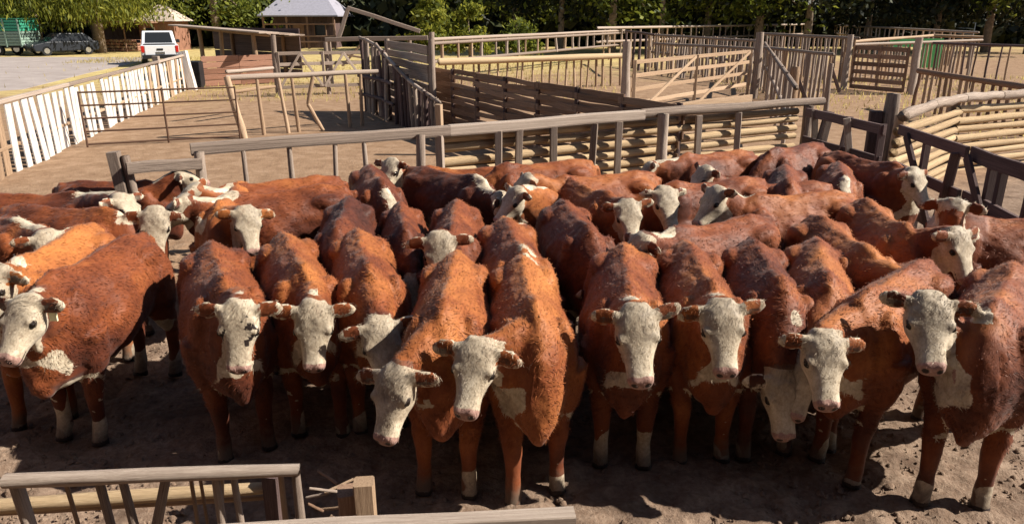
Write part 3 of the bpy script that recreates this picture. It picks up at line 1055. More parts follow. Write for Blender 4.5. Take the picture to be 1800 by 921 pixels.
FH = 1.36
A, B = P(335, 262, FH - .05), P(1447, 180, FH - .05)
def along(a, b, px, z):
    """the point of the vertical plane through a, b that is seen in image column px"""
    u = (px - 900) / 1300
    # camera column plane: x = u * zc, zc = y cos + (H - z) sin
    c_, s_ = math.cos(PITCH), math.sin(PITCH)
    d = b - a
    # a.x + t d.x = u*((a.y + t d.y) c + (H - z) s)
    t = (u * (a.y * c_ + (CAM_H - z) * s_) - a.x) / (d.x - u * d.y * c_)
    return Vector((a.x + t * d.x, a.y + t * d.y, z))


f = fence('rail_fence', A, 'grey rail fence with pale peeled logs running across the back of the cattle pen', cat='fence')
nrm = Vector((-(B - A).y, (B - A).x, 0)).normalized()
if nrm.y < 0: nrm = -nrm
Mj = along(A, B, 1130, FH - .05)
Mq = lerp(A, Mj, .5) + Vector((0, 0, -.012))
piece('top_rail', f, A, Mq, .050, .060, 'grey', 'board')
piece('top_rail', f, Mq, Mj + Vector((0, 0, .012)), .054, .064, 'grey', 'board')
piece('top_rail', f, Mj + Vector((0, 0, .02)) - (Mj - A).normalized() * .02, B + Vector((0, 0, .02)), .06, .072, 'grey', 'log')
for px, r in ((352, .06), (735, .065), (1156, .085), (1410, .085)):
    q = along(A, B, px, 1.1) - nrm * .10
    post(f, q, FH - .07 if px != 1156 else FH - .03, r)
for px in (430, 510, 590, 640, 772, 875, 912, 972, 1044, 1086, 1226, 1296):
    q = along(A, B, px, 1.1) - nrm * .015
    post(f, q + nrm * jit(.01), FH - .105, .032 if px < 650 else .045, lean=(jit(.06), 0), name='stake', kind='log' if px < 700 else 'board')
L0, L1 = along(A, B, 782, 1.2) + nrm * .12, along(A, B, 1412, 1.2) + nrm * .12
for i in range(9):
    z = FH - .17 - .135 * i
    m_ = along(A, B, 1100, 1.2) + nrm * .12
    g = [.060, .058, .062, .055, .06][i % 5]
    piece('peeled_log', f, hz(lerp(L0, L0, 0), z + jit(.02)), hz(m_, z + jit(.015)), g, g, 'yellow')
    piece('peeled_log', f, hz(m_, z + jit(.015)), hz(L1, z + jit(.02)), g, g, 'yellow')
# the short lower rail and its twin posts at the left end
f = fence('gate_post_pair', P(210, 300, FH), 'pair of leaning grey posts with a short rail at the left end of the pen', cat='fence')
p1, p2, p3 = along(A, B, 199, 1.3), along(A, B, 221, 1.25), along(A, B, 352, 1.2)
post(f, p1 - nrm * .03, FH - .02, .055, lean=(.12, 0), kind='board')
post(f, p2 - nrm * .06, FH - .06, .052, lean=(.14, 0))
piece('rail', f, hz(p2, FH - .17) - nrm * .13, hz(p3, FH - .19) - nrm * .13, .03, .055, 'grey', 'board')

# ---- white picket fence along the road
A, B = P(-40, 192, 1.2), P(322, 99, 1.2)
f = fence('picket_fence', A, 'weathered white picket fence running from the left edge towards the parked pickup')
N = 46
d = (B - A)
for i in range(N + 1):
    t = (i + jit(.22)) / N
    q = A + d * t
    if i == N: continue
    mat = 'white'
    if i <= 2: mat = 'tan'
    elif random.random() < .12: mat = 'tan'
    wv = random.uniform(.105, .135)
    lean = jit(.05) + (.06 if 4 < i < 9 else 0)
    if i == 17: continue
    piece('picket', f, Vector((q.x + lean, q.y + jit(.05), -.1)), Vector((q.x, q.y, 1.16 + jit(.04))), wv, .014, mat, 'board', up=Vector((0, 1, 0)), roll=math.atan2(d.y, d.x) + math.pi / 2 * 0)
e = B
piece('end_post', f, Vector((e.x + .32, e.y - .25, -.1)), Vector((e.x, e.y, 1.36)), .16, .10, 'white', 'board', up=Vector((0, 1, 0)))
piece('post', f, Vector((e.x - .55, e.y - 1.1, -.1)), Vector((e.x - .5, e.y - 1.1, 1.25)), .11, .08, 'grey', 'board', up=Vector((0, 1, 0)))
rail_between(f, A + Vector((0, 0, .02)), B + Vector((0, 0, .02)), .035, 'grey', 'board', wx=.05, segs=4)
rail_between(f, hz(A, .45) + Vector((-.06, .05, 0)), hz(B, .45) + Vector((-.06, .05, 0)), .03, 'tan', 'board', wx=.045, segs=3)

# ---- steel pipe gate
A, B = P(137, 163, 1.12), P(412, 154, 1.12)
f = fence('pipe_gate', A, 'thin rusty steel pipe gate beside the white pickets', cat='gate')
for k in range(5):
    z = 1.12 - .265 * k
    piece('bar', f, hz(A, z), hz(B, z), .019, .019, 'rust')
for t in (0, .515, 1):
    q = lerp(A, B, t)
    piece('upright', f, Vector((q.x, q.y - .002, .0)), Vector((q.x, q.y - .002, 1.14)), .022, .022, 'rust', up=Vector((0, 1, 0)))

# ---- rustic fence behind the pen
A, B = P(398, 138, 1.3), P(664, 126, 1.3)
f = fence('stake_fence', A, 'rustic fence of crooked pale stakes hanging from one pole behind the pen')
piece('rail', f, A, B, .065, .065, 'grey')
post(f, hz(A, 0) + (B - A) * .012 - Vector((0, .1, 0)), 1.34, .085, 'tan', lean=(.25, 0))
for px, ln in ((452, .03), (490, .12), (513, .06), (607, .04), (634, -.05)):
    q = along(A, B, px, 1.2)
    post(f, q, 1.27, .045, 'tan', lean=(ln, 0), name='stake')
q = along(A, B, 545, .65)
for z0, z1, x0, x1 in ((1.26, .62, .12, -.05), (.62, 0, -.05, .26)):
    piece('stake', f, Vector((q.x + x0, q.y, z0)), Vector((q.x + x1, q.y, z1)), .05, .045, 'tan', up=Vector((0, 1, 0)))
A2, B2 = P(398, 127, 1.25), P(480, 120, 1.25)
piece('rail', f, A2, B2, .05, .05, 'grey')
piece('rail', f, hz(A2, .75), hz(B2, .75), .04, .05, 'tan')

# ---- low red-brown plank wall and the black crate
A, B = P(352, 100, 1.13), P(482, 96, 1.13)
f = fence('plank_wall', A, 'low wall of reddish brown planks below the pole shed', cat='wall')
for k in range(5):
    z = 1.02 - .225 * k
    for h in range(2):
        piece('plank', f, hz(lerp(A, B, h * .5), z), hz(lerp(A, B, h * .5 + .495), z + jit(.015)), .03, .105, 'red', 'board')
for t in (.02, .5, .98):
    q = lerp(A, B, t) + Vector((0, .1, 0))
    post(f, q, 1.15, .07, 'brown')
c = P(339, 155, 0)
mb = MB().box((c.x, c.y + .4, .48), (.34, .4, .48))
o = mb.build('water_trough', 'black', None, .03)
r_ = thing('feed_crate', (c.x, c.y + .4, 0), 'black crate standing at the end of the white picket fence', 'crate')
o.name = 'box'; o.parent = r_; o.location = (-c.x, -c.y - .4, 0)
for z in (.25, .55, .85):
    MB().box((0, -.405, z), (.345, .012, .02)).build('rib', 'black', r_)

# ---- pole shed
c0, c1 = P(352, 137, 0), P(470, 148, 0)
f = thing('pole_shed', (c0.x, c0.y, 0), 'open pole shed with a thin sloping board roof behind the red plank wall', 'shed')
for px, hh in ((352, 2.15), (390, 2.08), (446, 1.95)):
    q = along(c0, c1, px, 1.6)
    post(f, q, hh, .10, 'tan', lean=(jit(.1) + (.15 if px == 446 else 0), 0))
    post(f, q + Vector((.3, 3, 0)), hh - .2, .10, 'brown')
ra, rb = along(c0, c1, 314, 2.2), along(c0, c1, 474, 2.0)
for k in range(7):
    o_ = Vector((.04 * k, -.45 + .62 * k, 0))
    piece('roof_board', f, hz(ra + o_, 2.22 - .03 * k), hz(rb + o_, 1.99 - .03 * k), .30, .03, 'grey', 'board')
for k in range(6):
    piece('back_board', f, hz(ra + Vector((.3, 3.1, 0)), .2 + .34 * k), hz(rb + Vector((.3, 3.1, 0)), .2 + .34 * k), .02, .165, 'dark', 'board')
piece('beam', f, hz(ra, 2.17), hz(rb, 1.87), .06, .07, 'tan')

# ---- X-braced rail fence and the gable frame over the chute
def braced(A, B, zs, label, mat, verts=(0, .5, 1), diag=True, name='braced_gate', cat='gate', th=.05, z0=.1, r=None):
    f = fence(name, A, label, cat=cat)
    for z in zs:
        piece('rail', f, hz(A, z), hz(B, z), .018, th, mat, 'board')
    zt, zb = zs[0], zs[-1]
    off = Vector((0, -.042, 0))
    for t in verts:
        q = lerp(A, B, t)
        piece('upright', f, hz(q, zb - .04) + off, hz(q, zt + .05) + off, .045, .02, mat, 'board', up=Vector((0, 1, 0)))
    if diag:
        off2 = Vector((0, -.085, 0))
        for a_, b_ in zip(verts[:-1], verts[1:]):
            p_, q_ = lerp(A, B, a_ + .01), lerp(A, B, b_ - .01)
            m_ = lerp(p_, q_, .5)
            piece('brace', f, hz(p_, zb) + off2, hz(q_, zt) + off2 if diag == 1 else hz(m_, zt) + off2, .016, .04, mat, 'board')
            if diag == 2: piece('brace', f, hz(q_, zb) + off2, hz(m_, zt) + off2, .016, .04, mat, 'board')
    return f


A, B = P(488, 95, 1.4), P(642, 92, 1.4)
f = braced(A, B, (1.4, 1.05, .7, .3), 'grey cross-braced board gate between the pole shed and the loading chute', 'grey', (0, .5, 1), 2, th=.055)
post(f, A + Vector((-.1, .02, 0)), 2.0, .11, 'grey')
post(f, lerp(A, B, .53) + Vector((0, .15, 0)), 1.75, .08, 'grey')

cA = P(600, 150, 0)
f = thing('gable_frame', (cA.x, cA.y, 0), 'grey timber gable frame standing over the start of the loading chute', 'frame')
yy = cA.y + .3
X = lambda px, z: along(Vector((-20, yy, 0)), Vector((20, yy, 0)), px, z)
zt = lambda py: CAM_H - (py - 28) / (1300 / ((yy * math.cos(PITCH)) * math.cos(PITCH)))
piece('beam', f, X(572, 1.72), X(752, 1.78), .07, .085, 'grey', 'board')
piece('rafter', f, X(596, 1.8), X(612, 2.88), .05, .075, 'grey', 'board')
piece('rafter', f, X(611, 2.9), X(738, 2.02), .05, .075, 'grey', 'board')
for px, hh in ((582, 1.8), (722, 1.85)):
    q = X(px, 0) + Vector((0, .15, 0))
    post(f, q, hh, .09, 'grey')
piece('brace', f, X(640, 1.7) + Vector((0, .2, 0)), X(600, .7) + Vector((0, .2, 0)), .045, .04, 'tan', 'board')
piece('brace', f, X(575, 1.25) + Vector((0, .2, 0)), X(642, 1.0) + Vector((0, .2, 0)), .045, .04, 'tan', 'board')

# ---- loading chute: plank wall and the curved side of stakes
a_, b_ = P(757, 232, 0), P(688, 199, 0)
f = thing('plank_screen', (a_.x, a_.y, 0), 'tall grey plank screen at the mouth of the loading chute', 'wall')
for k in range(9):
    z = .14 + .215 * k
    piece('plank', f, hz(a_, z + jit(.01)) + Vector((0, jit(.02), 0)), hz(b_, z + jit(.015)) + Vector((0, jit(.02), 0)), .022, random.uniform(.085, .104), 'grey', 'board')
post(f, a_ + Vector((.09, 0, 0)), 2.1, .09, 'grey')
post(f, b_ + Vector((-.05, .15, 0)), 2.0, .09, 'grey')
pts = [(640, 196, 2.02), (652, 199, 1.97), (668, 204, 1.86), (682, 210, 1.66), (700, 220, 1.42), (722, 229, 1.16), (752, 240, .95), (775, 246, .8)]
f = fence('chute_side', P(690, 215), 'curved side of the loading chute made of close upright stakes', cat='fence')
W_ = [hz(P(x, y), z) for x, y, z in pts]
for i in range(len(W_) - 1):
    piece('rail', f, W_[i], W_[i + 1], .05, .05, 'grey')
    for j in range(4):
        q = lerp(W_[i], W_[i + 1], (j + random.uniform(.1, .7)) / 4)
        post(f, q + Vector((jit(.05), jit(.05), 0)), q.z + jit(.08), .055, 'dark' if random.random() < .5 else 'grey', name='stake', lean=(jit(.08), 0))
for z in (.5, 1.0):
    for i in range(4):
        piece('rail', f, hz(W_[i], z) + Vector((-.1, 0, 0)), hz(W_[i + 1], min(z, W_[i + 1].z)) + Vector((-.1, 0, 0)), .04, .05, 'dark')

# ---- woven slat fence in shade
A, B = P(757, 117, 1.41), P(1195, 184, 1.41)
f = fence('woven_fence', A, 'dark woven fence of thin horizontal slats with light showing through its gaps')
nb_ = 7
dn = Vector((-(B - A).y, (B - A).x, 0)).normalized()
for i in range(nb_ + 1):
    q = lerp(A, B, i / nb_)
    post(f, q, 1.43 if i else 1.5, .05, 'dark' if i else 'grey')
for k in range(14):
    z = 1.37 - .10 * k
    for i in range(nb_):
        if random.random() < .07: continue
        s_ = 1 if (i + k) % 2 else -1
        p_, q_ = lerp(A, B, i / nb_ - .008), lerp(A, B, (i + 1) / nb_ + .008)
        piece('slat', f, hz(p_, z + jit(.03)) + dn * s_ * .035, hz(q_, z + jit(.03)) - dn * s_ * .035, .012, random.uniform(.044, .064), 'brown', 'board')
C_ = P(1320, 178, 1.3)
piece('slat', f, hz(B, 1.38), hz(C_, 1.34), .02, .06, 'tan', 'board')
piece('slat', f, hz(B, 1.22), hz(C_, 1.2), .02, .08, 'brown', 'board')
post(f, P(772, 205, .75), .98, .06, 'tan', kind='board')

# ---- far fences
def stakes(A, B, n, z, label, mat='grey', r=.055, name='stake_fence', zr=None, group=None, rails=(0,), var=.06, gap=0.0, rr=.06, z0=0.0):
    f = fence(name, A, label, None)
    for dz in rails:
        piece('rail', f, hz(A, z - dz), hz(B, z - dz) if zr is None else hz(B, zr - dz), rr, rr, mat)
    n = int(n * 1.35)
    for i in range(n):
        t = (i + .5 + jit(.28)) / n
        if random.random() < gap: continue
        q = lerp(A, B, t)
        zz = z if zr is None else z + (zr - z) * t
        piece('stake', f, Vector((q.x + jit(.07), q.y + .05, z0 - .05 * (z0 == 0))), Vector((q.x, q.y + .05, zz + jit(var))), r * random.uniform(.75, 1.25), r, mat if random.random() < .6 else 'tan', 'log', up=Vector((0, 1, 0)))
    return f


A, B = P(760, 70, 1.72), P(1098, 54, 1.72)
stakes(A, B, 15, 1.72, 'long open fence of short uprights between two rails before the trees', rails=(0, .14, .85), var=0, r=.06, rr=.07, z0=.8)
A, B = P(772, 110, 1.1), P(1095, 100, 1.1)
f = stakes(A, B, 17, 1.1, 'fence with one bright peeled log above a row of pale sticks', 'tan', rr=.05, r=.045, var=.0)
piece('peeled_log', f, hz(A, 1.12) + Vector((0, -.15, 0)), hz(B, 1.14) + Vector((0, -.15, 0)), .12, .12, 'yellow')
post(f, P(762, 160, 0), 2.05, .12, 'grey')
A, B = P(1113, 110, 1.5), P(1322, 91, 1.5)
f = braced(A, B, (1.5, 1.17, .83, .48, .14), 'pale five-board gate with diagonal braces in the middle of the yards', 'tan', (0.01, .47, .985), 1, th=.05)
post(f, hz(A, 0) + Vector((-.18, 0, 0)), 2.0, .12, 'grey')
post(f, hz(B, 0) + Vector((.2, 0, 0)), 2.1, .14, 'grey')
stakes(P(1140, 60, 1.7), P(1330, 70, 1.7), 26, 1.7, 'close row of upright stakes behind the pale five-board gate', rails=(.05, .9))
stakes(P(1100, 55, 1.8), P(1150, 62, 1.8), 5, 1.8, 'short dark end of stake fence left of the close row of stakes', 'dark', r=.06)
stakes(P(1050, 50, 1.9), P(1438, 43, 1.9), 24, 1.9, 'farthest grey pole fence under the trees on the right', rails=(0, .8), rr=.08)
stakes(P(1335, 60, 1.75), P(1510, 68, 1.75), 20, 1.75, 'row of grey stakes under a straight dark rail, right of the close row', rails=(0,), rr=.07)
stakes(P(1335, 84, 1.5), P(1465, 96, 1.5), 17, 1.5, 'tall crooked stakes in the angle between the board gate and the brown gate', rails=(0,), r=.05)
stakes(P(1465, 45, 1.8), P(1720, 58, 1.8), 22, 1.8, 'far rail fence with short stakes before the blue-grey steel gate', rails=(0, .7), rr=.07)
f = stakes(P(1502, 79, 1.5), P(1728, 66, 1.72), 22, 1.5, 'stake fence topped by one long pale bent log on the right', zr=1.6, r=.05)
piece('peeled_log', f, P(1502, 74, 1.60), P(1640, 63, 1.74), .07, .07, 'tan')
piece('peeled_log', f, P(1640, 63, 1.74), P(1728, 66, 1.68), .07, .07, 'tan')
stakes(P(1150, 75, 1.45), P(1330, 84, 1.45), 15, 1.45, 'nearer of the two stake rows seen over the pale five-board gate', rails=(.05,), r=.05)
stakes(P(1345, 72, 1.65), P(1400, 150, 1.4), 8, 1.6, 'slanting stake fence running towards the thick round post', rails=(.05, .7), zr=1.4, r=.05)
f = braced(P(1503, 84, 1.5), P(1598, 88, 1.5), (1.5, 1.22, .94, .66, .38, .12), 'brown gate of six flat boards between two posts on the right', 'brown', (0.01, .5, .99), False, th=.075, name='board_gate')
post(f, hz(P(1500, 84, 1.5), 0) + Vector((-.15, 0, 0)), 1.95, .12, 'grey')
post(f, hz(P(1605, 88, 1.5), 0) + Vector((.12, -.05, 0)), 1.9, .14, 'grey')
stakes(P(1615, 124, 1.1), P(1860, 160, 1.1), 13, 1.08, 'fence with a dark straight rail over widely spaced sticks near the right edge', 'brown', rails=(0,), rr=.08, r=.05)
stakes(P(1640, 76, 1.6), P(1880, 84, 1.6), 9, 1.6, 'thin dark rail with a few white sticks near the right edge before dry grass', 'dark', rails=(0,), rr=.05, r=.035, gap=.2)
# green sheet panels behind the stakes
c = P(1600, 108, 0)
f = thing('green_panel', (c.x, c.y, 0), 'bright green sheet hung on the stake fence at the right', 'panel')
for px, wd, z0, z1 in ((1592, 1.0, 1.30, 1.64), (1628, .45, .35, 1.62)):
    q = along(P(1502, 79, 1.5), P(1728, 66, 1.6), px, 0)
    MB().box((q.x - c.x, q.y - c.y - .12, (z0 + z1) / 2), (wd, .025, (z1 - z0) / 2)).build('sheet', 'green', f)
# blue-grey steel gate far right
A, B = P(1590, 36, 2.1), P(1715, 40, 2.1)
f = fence('steel_gate', A, 'far blue-grey tubular steel gate below the dark trees', cat='gate')
for z in (2.05, 1.6, 1.15, .7, .2):
    piece('bar', f, hz(A, z), hz(B, z), .035, .035, 'bluegrey')
for t in (0, .25, .5, .75, 1):
    q = lerp(A, B, t); piece('upright', f, hz(q, 0), hz(q, 2.08), .04, .04, 'bluegrey', up=Vector((0, 1, 0)))
# lone thick posts in the yards
for px, py, z, r, lab in ((1399, 118, 1.45, .13, 'thick round post standing alone right of the pale five-board gate'),
                          (1462, 112, 1.4, .07, 'thin squared post beside the thick round post, left of the brown gate')):
    top = P(px, py, z)
    f = thing('yard_post', (top.x, top.y, 0), lab, 'post')
    post(f, top, z, r, 'grey' if px > 1420 else 'tan')
    piece('brace', f, hz(top, z - .1), hz(top, z - .75) + Vector((.35, .1, 0)), .04, .04, 'dark', 'board', up=Vector((0, 1, 0)))
tp = P(1572, 165, 1.47)
f = thing('gate_post', (tp.x, tp.y, 0), 'big round gate post at the pen corner with dark gates on both sides', 'post')
post(f, tp, 1.47, .13, 'grey')
post(f, tp + Vector((-.2, .06, 0)), 1.2, .09, 'dark', kind='board')

# ---- curved log rails on the right
f = fence('log_fence', P(1590, 205, 1.2), 'curved fence of stacked yellow logs under a thick grey pole at the right edge')
z = 1.28
C = [P(1588, 204, z), P(1640, 184, z), P(1695, 173, z), P(1760, 168, z), P(1850, 162, z)]
for a_, b_ in zip(C[:-1], C[1:]): piece('top_rail', f, a_, b_ + (b_ - a_) * .03, .085, .085, 'grey')
for k in range(8):
    zz = 1.06 - .155 * k
    for (a_, b_) in ((C[0], C[2]), (C[2], C[4])):
        a2, b2 = hz(a_, zz + jit(.03)) + Vector((0, .1 + jit(.03), 0)), hz(b_, zz + jit(.03)) + Vector((0, .1, 0))
        piece('peeled_log', f, a2, b2 + (b2 - a2) * .04, .068, .068, 'yellow')
post(f, C[2] + Vector((0, .25, 0)), 1.2, .08, 'tan', kind='board')
post(f, C[0] + Vector((.1, .28, 0)), 1.25, .08, 'tan')

# ---- dark gate right of the pen
A, B = P(1582, 228, 1.3), P(1850, 322, 1.3)
f = fence('dark_gate', A, 'dark shaded board gate with A-shaped braces along the right side of the pen', cat='gate')
dn = Vector((-(B - A).y, (B - A).x, 0)).normalized()
q = along(A, B, 1700, 1.3)
piece('board', f, A, q, .022, .058, 'dark', 'board')
piece('board', f, q + Vector((.03, -.03, 0)), B, .022, .07, 'dark', 'board')
for z in (.86, .45):
    piece('board', f, hz(A, z), hz(q, z), .022, .058, 'dark', 'board')
    piece('board', f, hz(q, z) + Vector((.03, -.03, 0)), hz(B, z), .022, .065, 'dark', 'board')
for px in (1590, 1692, 1708, 1830):
    g = along(A, B, px, 0)
    piece('upright', f, g + dn * .05, hz(g, 1.34) + dn * .05, .04, .03, 'dark', 'board', up=Vector((0, 1, 0)))
for px0, px1 in ((1600, 1648), (1690, 1640), (1708, 1765), (1830, 1772)):
    g0, g1 = along(A, B, px0, 1.28), along(A, B, px1, .2)
    piece('brace', f, g0 - dn * .045, g1 - dn * .045, .018, .05, 'dark', 'board')
# ---- small brown gate in the far corner
A, B = P(1418, 198, 1.26), P(1556, 228, 1.26)
f = fence('corner_gate', A, 'dark brown board gate with loose hanging slats in the far corner of the pen', cat='gate')
for z in (1.26, .86, .45):
    piece('board', f, hz(A, z), hz(B, z), .022, .06, 'dark', 'board')
for t, l0, l1, m_ in ((.1, .0, .1, 'grey'), (.16, .12, -.05, 'dark'), (.22, .1, -.02, 'grey'), (.52, .05, -.06, 'dark'), (.62, -.1, .12, 'grey'), (.95, 0, 0, 'dark')):
    g = lerp(A, B, t)
    piece('slat', f, hz(g, .3) + Vector((l1, -.05, 0)), hz(g, 1.32) + Vector((l0, -.05, 0)), .045, .018, m_, 'board', up=Vector((0, 1, 0)))

# ---- foreground rails
A, B = P(8, 845, .85), P(526, 826, .85)
f = fence('near_fence', A, 'pale pole fence on crooked sticks crossing the lower left corner')
piece('top_rail', f, A, B, .032, .03, 'grey')
for px, r, ln in ((22, .03, .03), (110, .011, .02), (170, .022, 0.01), (215, .02, .02), (288, .024, -.10), (331, .009, 0), (349, .008, 0), (378, .02, 0), (386, .015, -.04), (410, .018, .01), (492, .014, 0), (520, .022, 0)):
    g = along(A, B, px, .8) + Vector((0, .02 + jit(.012), 0))
    post(f, g, .825, r, 'grey' if r > .015 else 'tan', lean=(ln * 3, 0), name='stake')
A2, B2 = P(-60, 893, .48), P(465, 858, .48)
piece('peeled_log', f, A2, B2, .035, .035, 'yellow')
piece('peeled_log', f, hz(A2, .42) + Vector((0, .05, 0)), hz(B2, .40) + Vector((0, .05, 0)), .022, .022, 'tan')
piece('rail', f, hz(A2, .26), hz(B2, .24), .028, .028, 'tan')
post(f, B2 + Vector((.04, 0, 0)), .56, .04, 'dark', kind='board')
A, B = P(380, 936, .86), P(1010, 903, .86)
f = fence('near_rail', A, 'single grey rail cut by the lower edge, with a stub post and brushwood')
piece('rail', f, A, B, .035, .016, 'grey', 'board')
for px in (430, 700, 985):
    post(f, along(A, B, px, 0) + Vector((0, .05, 0)), .83, .03, 'grey')
g = P(640, 846, .62)
post(f, g, .62, .045, 'tan', kind='board')
post(f, P(612, 862, .55), .55, .05, 'brown', kind='board')
for k in range(7):
    a0 = P(random.uniform(540, 640), random.uniform(850, 900), .35)
    piece('stick', f, a0, a0 + Vector((jit(.18), jit(.1), random.uniform(-.05, .10))), .008, .008, random.choice(['tan', 'grey', 'brown']), 'log')



# ------------------------------------------------------------------ background: vehicles, houses, trees
def place(name, px, py, label, cat, rz=0.0):
    c = P(px, py, 0)
    t = thing(name, (c.x, c.y, 0), label, cat)
    return t, c


def wheel(parent, x, y, r=.37, w=.12):
    t = MB().cyl((0, 0, 0), (1, 0, 0), r, w, 18).build('wheel', 'tyre', parent, .02)
    t.location = (x, y, r)
    MB().cyl((0, 0, 0), (1, 0, 0), r * .55, w + .01, 12).build('rim', 'chrome', t)


def car_body(parent, mat, Lh, w, zs, cab, name='body'):
    """lower body as an extruded side profile with tapered greenhouse"""
    y0, y1 = -Lh, Lh
    zb, zd, zr = zs
    mb = MB().prism([(y0 + .05, zb), (y1 - .1, zb), (y1, zb + .25), (y1 - .05, zd - .18), (y1 - .9, zd), (y0 + .02, zd), (y0, zb + .3)], -w, w)
    b = mb.build(name, mat, parent, .05)
    c0, c1, c2, c3 = cab
    wt = w - .16
    v = [(-w + .05, c0, zd - .01), (w - .05, c0, zd - .01), (w - .05, c3, zd - .01), (-w + .05, c3, zd - .01), (-wt, c1, zr), (wt, c1, zr), (wt, c2, zr), (-wt, c2, zr)]
    fs = [(0, 1, 5, 4), (1, 2, 6, 5), (2, 3, 7, 6), (3, 0, 4, 7), (4, 5, 6, 7), (3, 2, 1, 0)]
    cbm = MB(); cbm.v = v; cbm.f = fs
    cb = cbm.build('cabin', mat, parent, .04)
    # glazing set a few millimetres proud of the cabin faces
    V_ = [Vector(q) for q in v]
    for (a, b_, c_, d_), nm in (((0, 1, 5, 4), 'rear_window'), ((2, 3, 7, 6), 'windscreen'), ((1, 2, 6, 5), 'side_window'), ((3, 0, 4, 7), 'side_window')):
        q = [V_[a], V_[b_], V_[c_], V_[d_]]
        ce = sum(q, Vector()) / 4
        nn = (q[1] - q[0]).cross(q[3] - q[0]).normalized()
        if nn.dot(ce - Vector((0, (c0 + c3) / 2, zd))) < 0: nn = -nn
        pts = [ce + (p_ - ce) * .80 + nn * .012 for p_ in q]
        pts2 = [p_ - nn * .01 for p_ in pts]
        link(nm, mesh(nm, pts + pts2, [(0, 1, 2, 3), (7, 6, 5, 4)] + [(i, (i + 1) % 4, 4 + (i + 1) % 4, 4 + i) for i in range(4)]), M['glass'], parent)
    return b


t, c = place('pickup_truck', 285, 118, 'white pickup parked with its tailgate towards the pens behind the picket fence', 'pickup')
t.location += Vector((-1.1, 2.4, 0))
t.rotation_euler.z = R(25)
car_body(t, 'carwhite', 2.6, .93, (.42, 1.12, 1.80), (-.75, -.45, .75, 1.5))
MB().box((0, -1.7, 1.14), (.78, .82, .012)).build('bed_liner', 'black', t)
MB().box((0, -2.615, .86), (.74, .02, .24)).build('tailgate', 'carwhite', t, .02)
MB().box((0, -2.66, .52), (.9, .09, .10)).build('bumper', 'black', t, .02)
MB().box((0, -2.645, .90), (.15, .012, .05)).build('handle', 'black', t)
MB().box((0, -2.645, .72), (.22, .010, .06)).build('number_plate', 'chrome', t)
for sx in (-1, 1):
    MB().box((sx * .84, -2.62, .92), (.075, .03, .17)).build('tail_lamp', 'redlamp', t, .01)
    MB().box((sx * 1.03, .95, 1.22), (.10, .06, .09)).build('mirror', 'black', t, .02)
    for y in (-1.65, 1.65): wheel(t, sx * .82, y, .40, .13)

t, c = place('parked_car', 112, 97, 'dark car parked under the willow beside the trunk', 'car')
car_body(t, 'cardark', 2.15, .88, (.30, .92, 1.46), (-1.9, -1.3, .35, 1.15))
for sx in (-1, 1):
    MB().box((sx * .62, 2.13, .70), (.16, .03, .07)).build('headlight', 'chrome', t, .01)
    for y in (-1.35, 1.35): wheel(t, sx * .78, y, .33, .10)
MB().box((0, 2.14, .45), (.5, .03, .10)).build('grille', 'black', t)
MB().box((0, 2.16, .36), (.22, .01, .06)).build('number_plate', 'chrome', t)
t.rotation_euler.z = R(180 - 38)

t, c = place('stock_trailer', 2, 99, 'green slatted stock trailer cut by the left edge', 'trailer')
t.location.y += 1.2
for k in range(9):
    MB().box((0, 0, .75 + .19 * k), (1.55, 1.1, .078)).build('side_board', 'trailer' if k > 4 else 'trailer2', t, .01)
for x in (-1.5, -.5, .5, 1.5):
    MB().box((x, -1.13, 1.5), (.04, .03, .92)).build('upright', 'trailer2', t)
MB().box((0, 0, 2.42), (1.62, 1.15, .03)).build('roof', 'trailer', t)
MB().box((0, 0, .58), (1.55, .9, .06)).build('chassis', 'black', t)
for y in (-1.0, 1.0):
    w_ = MB().cyl((0, 0, 0), (0, 1, 0), .38, .12, 18).build('wheel', 'tyre', t, .02); w_.location = (-.2, y, .38)
    MB().cyl((0, 0, 0), (0, 1, 0), .22, .13, 12).build('rim', 'chrome', w_)
MB().box((1.9, 0, .55), (.4, .05, .05)).build('drawbar', 'black', t)

t, c = place('hut', 280, 90, 'small brown hut with a tan hipped roof behind the white pickup', 'hut')
t.scale = (.72, .72, 1.05)
MB().box((0, 2, 1.05), (1.9, 1.9, 1.05)).build('wall', 'red', t)
hv = [(-2.4, -.4, 2.1), (2.4, -.4, 2.1), (2.4, 4.4, 2.1), (-2.4, 4.4, 2.1), (-.4, 2, 3.25), (.4, 2, 3.25)]
link('roof', mesh('roof', hv, [(0, 1, 5, 4), (1, 2, 5), (2, 3, 4, 5), (3, 0, 4), (3, 2, 1, 0)]), M['tile'], t)
MB().box((.6, .09, .95), (.42, .03, .95)).build('door', 'brown', t)
w_ = MB().box((-.7, .09, 1.25), (.45, .03, .38)).build('window', 'glass', t)
for q in (-1, 1): MB().box((-.7 + q * .48, .07, 1.25), (.04, .04, .44)).build('frame', 'white', w_)

